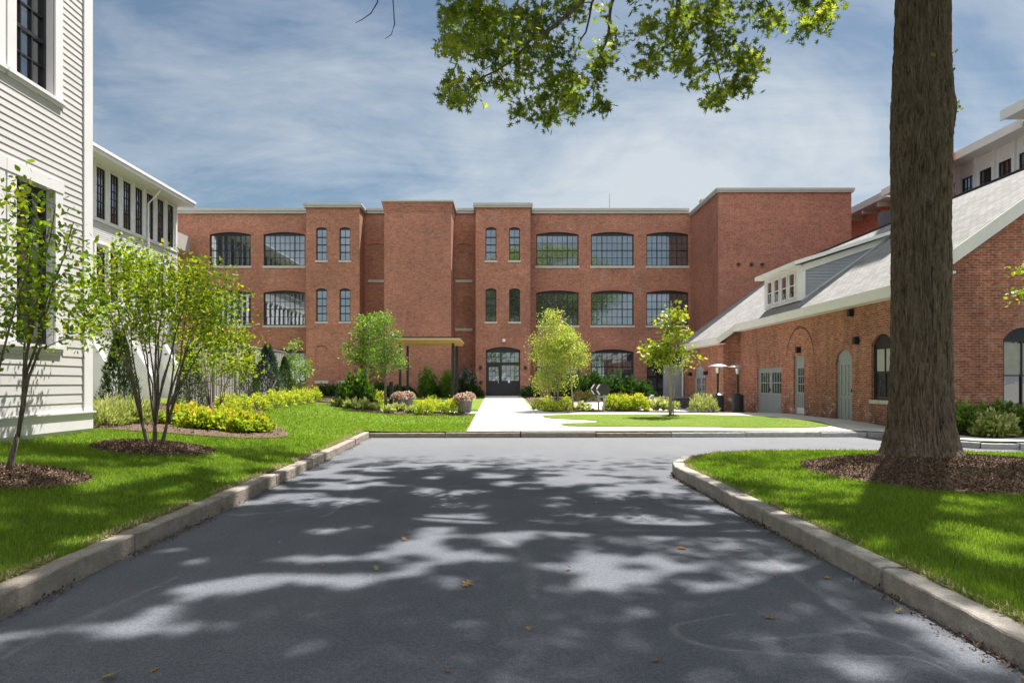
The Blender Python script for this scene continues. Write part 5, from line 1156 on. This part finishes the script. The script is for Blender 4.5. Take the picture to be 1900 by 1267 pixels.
# curved lamp
x, y = PX(1204, 32), 32; z0 = zg(x, y); t = thing('path_light', 'small curved pale path light behind the spirea clump', 'path light', (x, y, z0)); MB().tube([(x, y, z0), (x, y, z0+.45), (x+.04, y, z0+.58), (x+.12, y, z0+.66), (x+.2, y, z0+.68)], [.03, .03, .035, .035, .03], 8).build('stem', PWHITE, t); MB().cyl(x+.2, y, z0+.64, z0+.7, .05).build('lamp_head', PWHITE, t)
# low stone wall
t = thing('stone_wall', 'low dark stone planter wall behind the small patio', 'wall', (6, 38, 0)); m = MB()
for k in range(16):
    for j in range(3): xx = 2.6+k*.55+(j % 2)*.27; m.box(xx, xx+.53, 38.0+random.uniform(-.015, .015), 38.4, .05+j*.2, .05+j*.2+.19)
m.build('stone_block', M_plain('dark_stone', (.09, .08, .075), .9, .3, 5, .5, 30), t, bevel=.01); MB().box(2.5, 11.7, 37.93, 38.5, .655, .72).build('cap_stone', M_plain('cap_stone', (.16, .15, .145), .8, .2, 5), t)
MB().box(3.4, 6.5, 37.2, 37.5, .3, .46).build('bench_slab', GRANL, t)
# patio heaters
def heater(px, Y, label, first=None):
    x = PX(px, Y); z0 = zg(x, Y)+.02
    if first: return dup(first, (x, Y, z0), 0, label)
    t = thing('patio_heater', label, 'patio heater', (x, Y, z0), group='black patio heaters by the outbuilding wall')
    m = MB(); m.cyl(x, Y, z0, z0+.10, .27, .27, 24); m.cyl(x, Y, z0+.10, z0+.78, .255, .255, 24); m.cyl(x, Y, z0+.78, z0+.86, .255, .12, 24); m.build('tank_housing', M_plain('heater_black', (.02, .02, .022), .45), t, smooth=False)
    MB().cyl(x, Y, z0+.86, z0+1.75, .045, .045, 12).build('pole', BLACK, t)
    m = MB(); m.cyl(x, Y, z0+1.75, z0+1.80, .09, .09, 16); m.cyl(x, Y, z0+1.80, z0+2.0, .085, .12, 16); m.build('burner', METAL, t)
    m = MB(); m.cyl(x, Y, z0+2.06, z0+2.14, .46, .28, 28, False); m.cyl(x, Y, z0+2.14, z0+2.17, .28, .03, 28, True); m.cyl(x, Y, z0+2.0, z0+2.13, .02, .02, 8); m.build('reflector', METAL, t); return t
h0 = heater(1332, 30.6, 'black patio heater standing left, in front of the projecting wall corner'); heater(1369, 31.2, 'black patio heater standing right, in the recess next to the double door', h0)

# ------------------------------------------------------------------ big oak
bx, by = 6.72, 11.0; bz = .16
oak = thing('oak_tree', 'big oak whose thick ridged trunk stands in a mulch bed on the right lawn', 'tree', (bx, by, bz))
def trunk_mesh():
    nr, ns = 560, 560; zs = np.linspace(0, 11.0, nr); th = np.linspace(0, 2*math.pi, ns, endpoint=False); Z, TH = np.meshgrid(zs, th, indexing='ij')
    r = np.interp(zs, [0, .12, .35, .7, 1.3, 2.2, 4.2, 5.4, 6.1, 6.6, 8, 11], [.80, .66, .55, .47, .43, .405, .395, .415, .41, .385, .37, .32])[:, None]+0*TH
    r = r*(1+.05*np.sin(TH*5+1)*np.exp(-Z/.5)+.10*np.maximum(0, np.sin(TH*3.5+.4))*np.exp(-Z/.25)+.02*np.sin(TH*2+Z*.6))
    def bl(zc, tc__, a, sz, st): d = (TH-tc__+math.pi) % (2*math.pi)-math.pi; return a*np.exp(-((Z-zc)/sz)**2-(d/st)**2)
    r += bl(6.5, 3.5, .10, .22, .5)+bl(5.6, 3.5, .08, .22, .5)+bl(4.85, 3.3, .06, .16, .4)+bl(5.75, 5.9, .05, .25, .5)+bl(3.2, 4.9, .035, .12, .25)+bl(2.3, 4.4, .025, .1, .2)+bl(3.9, 3.3, .02, .15, .4)+bl(5.2, 4.6, .05, .18, .35)+bl(6.2, 4.7, .045, .1, .5)-bl(5.2, 4.65, .03, .07, .16)+bl(6.5, 4.5, .035, .22, .5)+bl(4.8, 4.9, .02, .14, .3)
    # fissured bark: warped ridges
    wv = np.sin(TH*9+Z*1.7)*.12+np.sin(Z*2.6+TH*4)*.10+np.sin(Z*5.1-TH*7)*.05
    rid = np.abs(np.sin(TH*26+wv*26))**.6; rid2 = np.abs(np.sin(TH*41-wv*30+Z*.9)); brk = .5+.5*np.sin(Z*8.5+np.sin(TH*13)*3+np.sin(TH*31)*1.5)
    r += .026*(rid-.5)+.012*(rid2-.5)+.014*(brk-.5)*rid; g_ = np.random.default_rng(3); r += g_.normal(0, .0018, r.shape)
    cxm = np.interp(zs, [0, 2, 5, 8, 11], [.0, .0, .0, .03, .1])[:, None]
    V = np.stack([cxm+r*np.cos(TH), r*np.sin(TH), Z-.05], 2).reshape(-1, 3)
    i = np.arange(nr-1)[:, None]; j = np.arange(ns)[None]; a = i*ns+j; b_ = i*ns+(j+1) % ns; F = np.stack([a, b_, b_+ns, a+ns], 2).reshape(-1, 4)
    me = raw_mesh('trunk', V, F, None, BARK); me.polygons.foreach_set('use_smooth', [True]*len(me.polygons)); return me
mesh_obj('trunk', trunk_mesh(), oak)
def proj(p):
    if p[1] < .3: return (-9999, -9999)
    return (935+1267*p[0]/p[1], 710-1267*(p[2]-1.5)/p[1])
def hidden(p, m=14):
    if p.y < .3: return True
    a, b = proj(p); return b < -m or a < -80 or a > 1990
ok_r = random.Random(77)
limbs = [((bx, by, 8.6), (bx-3.6, by+.3, 10.0), (bx-6.6, by+.8, 10.2)), ((bx, by, 9.4), (bx-2.6, by-2.6, 11.6), (bx-5.4, by-5, 13.0)), ((bx, by, 10.2), (bx+3, by+1, 12.5), (bx+6, by+1.5, 14.5)), ((bx, by, 10.0), (bx-1, by+3.2, 13.6), (bx-3.5, by+6.5, 15.5)),
         ((bx, by, 10.8), (bx+.5, by-3, 13), (bx+1, by-7, 14.5)), ((bx, by, 10.8), (bx-.5, by, 15), (bx-1, by, 19)), ((bx, by, 10.4), (bx-3, by+2, 13.8), (bx-7.2, by+4.5, 15.6)), ((bx, by, 9.0), (bx+2, by-2.5, 10.5), (bx+4.5, by-5.5, 11.5))]
mb = MB(); anchors = []
for L_ in limbs:
    a, m_, c = [Vector(q) for q in L_]; pts = []
    for k in range(11): t = k/10; pts.append(a*(1-t)**2+m_*2*t*(1-t)+c*t*t+Vector((ok_r.gauss(0, .07), ok_r.gauss(0, .07), ok_r.gauss(0, .05)))*(1 if k else 0))
    rr = [.19*(1-.82*k/10) for k in range(11)]; mb.tube(pts, rr, 9); anchors += [(p, r) for p, r in zip(pts[2:], rr[2:])]
def P3(px, py, Y): return Vector(((px-935)/1267*Y, Y, 1.5+(710-py)/1267*Y))
# visible drooping limbs, defined in the round
vis = [([(bx-3.0, by+.2, 9.5), P3(1120, -60, 11.2), P3(1082, 0, 11.0), P3(1030, 48, 10.8), P3(985, 75, 10.6), P3(945, 118, 10.5), P3(870, 156, 10.3)], .055, .010),
       ([P3(1150, -50, 11.6), P3(1135, 10, 11.6), P3(1128, 60, 11.7), P3(1112, 110, 11.8), P3(1100, 190, 11.9)], .04, .007),
       ([P3(1110, -20, 12.0), P3(1085, 60, 12.1), P3(1065, 105, 12.2)], .025, .006),
       ([P3(985, 75, 10.6), P3(1000, 30, 10.5), P3(1010, -30, 10.6)], .02, .01),
       ([P3(1345, -50, 11.6), P3(1330, 10, 11.5), P3(1315, 50, 11.4), P3(1320, 100, 11.4), P3(1340, 160, 11.3)], .035, .007),
       ([P3(1330, 10, 11.5), P3(1280, 55, 11.2), P3(1230, 90, 11.0), P3(1190, 125, 10.9)], .02, .005),
       ([P3(1320, 100, 11.4), P3(1300, 128, 11.3), P3(1275, 142, 11.2)], .012, .005),
       ([P3(1400, -40, 12), P3(1420, 0, 12), P3(1445, 38, 12)], .02, .006),
       ([P3(1540, -50, 11.8), P3(1525, 0, 11.8), P3(1500, 40, 11.7)], .02, .006)]
for pts, r0, r1 in vis:
    n = len(pts); rr = [r0+(r1-r0)*i/(n-1) for i in range(n)]; pp = []
    for i in range(n-1):
        for k in range(3): pp.append(Vector(pts[i]).lerp(Vector(pts[i+1]), k/3)+Vector((ok_r.gauss(0, .012), ok_r.gauss(0, .02), ok_r.gauss(0, .012))))
    pp.append(Vector(pts[-1])); r2 = [r0+(r1-r0)*i/(len(pp)-1) for i in range(len(pp))]; mb.tube(pp, r2, 6); anchors += [(p, r) for p, r in zip(pp, r2)]
# bare twigs hanging at top left
for pts in ([P3(705, -30, 9), P3(700, 5, 9), P3(688, 25, 9), P3(672, 36, 9), P3(659, 43, 9)], [P3(727, -40, 9), P3(729, 0, 9), P3(732, 45, 9), P3(726, 64, 9), P3(714, 72, 9)]): mb.tube(pts, [.010, .009, .008, .006, .003], 5)
clumps = []
# visible foliage masses: (px, py, rx, ry, n, Y)
for (px, py, rx, ry, n, Y) in ((850, 20, 36, 26, 22, 10.6), (900, 35, 55, 36, 34, 10.7), (845, 85, 30, 28, 16, 10.4), (900, 95, 45, 34, 30, 10.5), (850, 160, 32, 30, 24, 10.3), (915, 160, 40, 20, 20, 10.5), (970, 60, 50, 44, 30, 10.8), (985, 125, 40, 34, 24, 10.9), (965, 208, 18, 16, 12, 10.6),
                              (1010, 20, 60, 30, 26, 11.0), (1040, 90, 40, 30, 18, 11.6), (1090, 20, 50, 24, 16, 11.8), (1060, 150, 42, 28, 26, 11.5), (1015, 190, 30, 26, 16, 11.3), (1018, 225, 16, 12, 8, 11.2), (1115, 120, 28, 40, 26, 11.9), (1070, 195, 30, 18, 14, 11.6), (1110, 193, 14, 12, 6, 11.8), (1140, 60, 14, 26, 8, 11.9),
                              (1205, 45, 32, 18, 12, 11.0), (1200, 120, 30, 12, 12, 10.9), (1195, 82, 14, 10, 5, 10.9), (1245, 75, 34, 26, 16, 11.1), (1280, 25, 46, 30, 24, 11.3), (1270, 115, 26, 20, 14, 11.2), (1330, 30, 44, 34, 24, 11.5), (1335, 90, 36, 30, 22, 11.4), (1385, 115, 32, 24, 18, 11.3), (1375, 150, 24, 18, 12, 11.3), (1335, 175, 26, 16, 12, 11.3), (1285, 145, 20, 12, 8, 11.2), (1400, 30, 40, 24, 16, 11.9), (1445, 38, 14, 16, 7, 12.0), (1320, 185, 8, 8, 3, 11.3),
                              (1540, 15, 20, 18, 9, 11.8), (1510, 45, 24, 14, 10, 11.7), (1490, 60, 12, 10, 5, 11.6), (1490, 5, 16, 8, 5, 11.7), (1190, 2, 20, 6, 3, 11.4), (1365, -5, 60, 20, 14, 11.8)):
    for _ in range(n):
        a = ok_r.uniform(0, 6.283); q = math.sqrt(ok_r.random())*.92; clumps.append((P3(px+rx*q*math.cos(a), py+ry*q*math.sin(a), Y+ok_r.gauss(0, .45)), 'v'))
# the crown overhead: layered, uneven, all above the frame
for cxx, cyy, czz, rx, ry, rz, n in ((bx-1, by, 14.5, 8.5, 8.5, 4.5, 520), (bx-5, by+4.5, 14.6, 4.6, 4.2, 2.0, 190), (bx-5.5, by-3, 11.6, 4.5, 4.5, 1.8, 190), (bx+1, by-6.5, 12.5, 5.5, 3.5, 2.2, 160), (bx-6.2, by+1, 12.6, 4, 4, 1.6, 120), (bx+4, by+1, 12.5, 4, 5, 2.5, 90), (bx-6, by-7.5, 10.5, 5, 3.5, 1.6, 120), (bx+1, by-9, 10.5, 5, 3, 1.6, 90)):
    for _ in range(n):
        while True:
            v = Vector((ok_r.uniform(-1, 1), ok_r.uniform(-1, 1), ok_r.uniform(-1, 1)))
            if v.length <= 1: break
        p = Vector((cxx+v.x*rx, cyy+v.y*ry, czz+v.z*rz))
        if hidden(p, 60): clumps.append((p, 'h'))
GN = np.random.default_rng(12).random((64, 64))
def vnoise(x, y):
    xi = np.floor(x).astype(int); yi = np.floor(y).astype(int); fx_ = sm(x-xi); fy_ = sm(y-yi); g = lambda a, b: GN[a % 64, b % 64]
    return (g(xi, yi)*(1-fx_)+g(xi+1, yi)*fx_)*(1-fy_)+(g(xi, yi+1)*(1-fx_)+g(xi+1, yi+1)*fx_)*fy_
def gap(P):  # opens crown gaps along the sun direction to place dapples on the lane
    gx_ = P[:, 0]-.30*P[:, 2]; gy_ = P[:, 1]-.43*P[:, 2]
    v = .27*vnoise(gx_*.7+9, gy_*.9+4)+.73*vnoise(gx_*2.7+31, gy_*3.6+17)
    thr = .60-.13*np.exp(-((gy_-9.4)/2.9)**2)+.12*sm((6.2-gy_)/2.0)+.05*sm((gx_-3)/2)+.03*sm((-3.5-gx_)/2)
    return v < thr
for p, k in clumps:
    if k == 'h' and ok_r.random() < .45: continue
    if k == 'v' and ok_r.random() < .35: continue
    best = min(anchors, key=lambda q: (q[0]-p).length+max(0, p.z-q[0].z)*.2); L0 = (p-best[0]).length
    if L0 < .03 or (L0 > 1.6 and k == 'v'): continue
    pts = curve(best[0], p, .05*L0, 4, .05*L0, ok_r); r0 = min(best[1]*.7, .006+.010*L0); mb.tube(pts, [r0*(1-.7*i/4) for i in range(5)], 4)
    if L0 > .25: anchors.append((pts[3], r0*.5))
    if L0 > 2: anchors.append((pts[1], r0*.85))
mb.build('limbs', BARK, oak, smooth=True)
Pv = np.array([tuple(p) for p, k in clumps if k == 'v']); Ph = np.array([tuple(p) for p, k in clumps if k == 'h'])
gg = np.random.default_rng(8)
Pv = Pv[gg.random(len(Pv)) < .64]; A_ = np.repeat(Pv, 14, 0)+gg.normal(size=(len(Pv)*14, 3))*np.array([.075, .12, .06]); va = np.clip(np.repeat(gg.normal(0, .2, len(Pv)), 14)+gg.normal(.52, .2, len(A_)), 0, 1)
B_ = np.repeat(Ph, 125, 0)+gg.normal(size=(len(Ph)*125, 3))*np.array([.55, .55, .28]); pb = 710-1267*(B_[:, 2]-1.5)/np.maximum(B_[:, 1], .3); pa = 935+1267*B_[:, 0]/np.maximum(B_[:, 1], .3); m_ = (B_[:, 1] < .3) | (pb < -22) | (pa < -80) | (pa > 1990); B_ = B_[m_ & gap(B_)]
o1 = mesh_obj('crown', leaf_mesh('crown', A_-np.array([bx, by, bz]), T_OAK, .118, LOAK, up=.15, var=va), oak)
o2 = mesh_obj('crown', leaf_mesh('crown', B_-np.array([bx, by, bz]), T_OAK, .14, LOAK, up=.8), oak)
# water sprouts on the trunk
sp = [P3(1768, 100, 10.9), P3(1778, 195, 10.8), P3(1776, 200, 10.8), P3(1733, 100, 10.4), P3(1771, 126, 10.8)]; Q = np.concatenate([np.array(tuple(p))+gg.normal(0, .03, (4, 3)) for p in sp]); mesh_obj('sprout', leaf_mesh('sprout', Q-np.array([bx, by, bz]), T_OVAL, .07, LOAK), oak)

# trees standing behind the viewpoint (seen in the facade glass)
for i, (x, y, h) in enumerate(((-14, -26, 12), (-4, -30, 14), (7, -27, 13), (16, -32, 15), (26, -28, 13))):
    tree('street_tree', ['leafy street tree behind the viewpoint, first of five', 'leafy street tree behind the viewpoint, second of five', 'leafy street tree behind the viewpoint, third of five', 'leafy street tree behind the viewpoint, fourth of five', 'leafy street tree behind the viewpoint, fifth of five'][i], 'tree', (x, y, 0), [(curve((x, y, 0), (x, y, h*.8), 0, 5, .05), .3, .06)], [(x, y, h*.62, h*.36, h*.36, h*.34, 120)], T_DIA, .42, LOAK, BARK, 26, .7, 300+i, brn=.5, twig=.02)

# ------------------------------------------------------------------ fallen leaves, road marks
fl = [(190, 1258, .09), (858, 1090, .09), (1272, 1020, .12), (1380, 1018, .09), (600, 1050, .07), (977, 1164, .05), (1527, 1072, .08), (1190, 960, .06), (990, 960, .06), (755, 1003, .06), (295, 1240, .06), (1437, 1068, .05), (1520, 1020, .05), (1660, 1136, .05), (1432, 1150, .09), (700, 1060, .05), (1060, 1056, .05), (520, 1005, .05), (245, 1088, .05), (1210, 1230, .05), (1105, 935, .05), (830, 1250, .05), (1300, 905, .05)]
for i, (px, py, s) in enumerate(fl):
    Y = 1.5*1267/(py-710); X = (px-935)/1267*Y
    me = leaf_mesh('fallen_leaf', np.array([(0, 0, .012)]), T_OAK, s, LDEAD, up=4, dirs=np.array([(math.cos(i), math.sin(i), .1)]), var=np.array([random.random()]))
    o = mesh_obj('fallen_leaf', me, None, (X, Y, 0)); tag(o, 'small fallen oak leaf lying on the asphalt lane', 'leaf', 'fallen leaves on the asphalt')
def M_mark():
    m, nt, bs, out = mat('scuff'); n = N(nt); p = n.pos(); bs.inputs['Base Color'].default_value = (.38, .39, .41, 1); bs.inputs['Roughness'].default_value = .9
    tr_ = n.node('ShaderNodeBsdfTransparent'); mx = n.node('ShaderNodeMixShader'); u_ = n.node('ShaderNodeSeparateXYZ'); nt.links.new(n.coord('UV'), u_.inputs[0])
    e = n.math('MULTIPLY', n.math('SUBTRACT', 1.0, n.math('ABSOLUTE', n.math('SUBTRACT', n.math('MULTIPLY', u_.outputs[1], 2.0), 1.0))), 1.0, True)
    f = n.math('MULTIPLY', n.math('MULTIPLY', e, n.ramp(n.noise(p, 7, 6, .75), [(.25, .15), (.75, 1.0)])), .33, True)
    nt.links.new(f, mx.inputs[0]); nt.links.new(tr_.outputs[0], mx.inputs[1]); nt.links.new(bs.outputs[0], mx.inputs[2]); nt.links.new(mx.outputs[0], out.inputs[0]); return m
SC = M_mark()
def mark(pix, w):
    P = []
    for px, py in pix: Y = 1.5*1267/(py-710); P.append(Vector(((px-935)/1267*Y, Y)))
    Q = []
    for i in range(len(P)-1):
        p0 = P[max(i-1, 0)]; p1 = P[i]; p2 = P[i+1]; p3 = P[min(i+2, len(P)-1)]
        for k in range(8): t = k/8; Q.append(.5*((2*p1)+(p2-p0)*t+(2*p0-5*p1+4*p2-p3)*t*t+(3*p1-p0-3*p2+p3)*t**3))
    Q.append(P[-1]); V = []; F = []; n = len(Q)
    for i, q in enumerate(Q):
        d = (Q[min(i+1, n-1)]-Q[max(i-1, 0)]).normalized(); nn = Vector((-d.y, d.x))*w*1.35*(.4+.6*math.sin(math.pi*(i+.5)/n)); V += [(q.x-nn.x, q.y-nn.y, .004), (q.x+nn.x, q.y+nn.y, .004)]
    for i in range(n-1): F.append((2*i, 2*i+2, 2*i+3, 2*i+1))
    me = bpy.data.meshes.new('road_mark'); me.from_pydata(V, [], F); uv = me.uv_layers.new()
    for p in me.polygons:
        for li in p.loop_indices: uv.data[li].uv = (0, me.loops[li].vertex_index % 2)
    me.materials.append(SC); o = bpy.data.objects.new('road_mark', me); COL.objects.link(o); o['kind'] = 'structure'
mark([(1365, 1138), (1300, 1150), (1253, 1162), (1262, 1182), (1330, 1203), (1450, 1213), (1600, 1218), (1700, 1222), (1790, 1262)], .035)
mark([(1390, 1188), (1480, 1182), (1590, 1172), (1660, 1190), (1740, 1225), (1800, 1266)], .04)
mark([(1380, 1008), (1440, 1045), (1500, 1085), (1560, 1130), (1615, 1165)], .05)
mark([(1100, 986), (1200, 984), (1300, 985), (1420, 984)], .03)
mark([(1215, 905), (1235, 930), (1290, 950), (1330, 958)], .08); mark([(700, 855), (660, 890), (640, 930), (600, 960)], .07); mark([(925, 1000), (965, 1020), (985, 1060), (990, 1110)], .06)
mark([(0, 1225), (90, 1175), (220, 1120), (330, 1070)], .05)
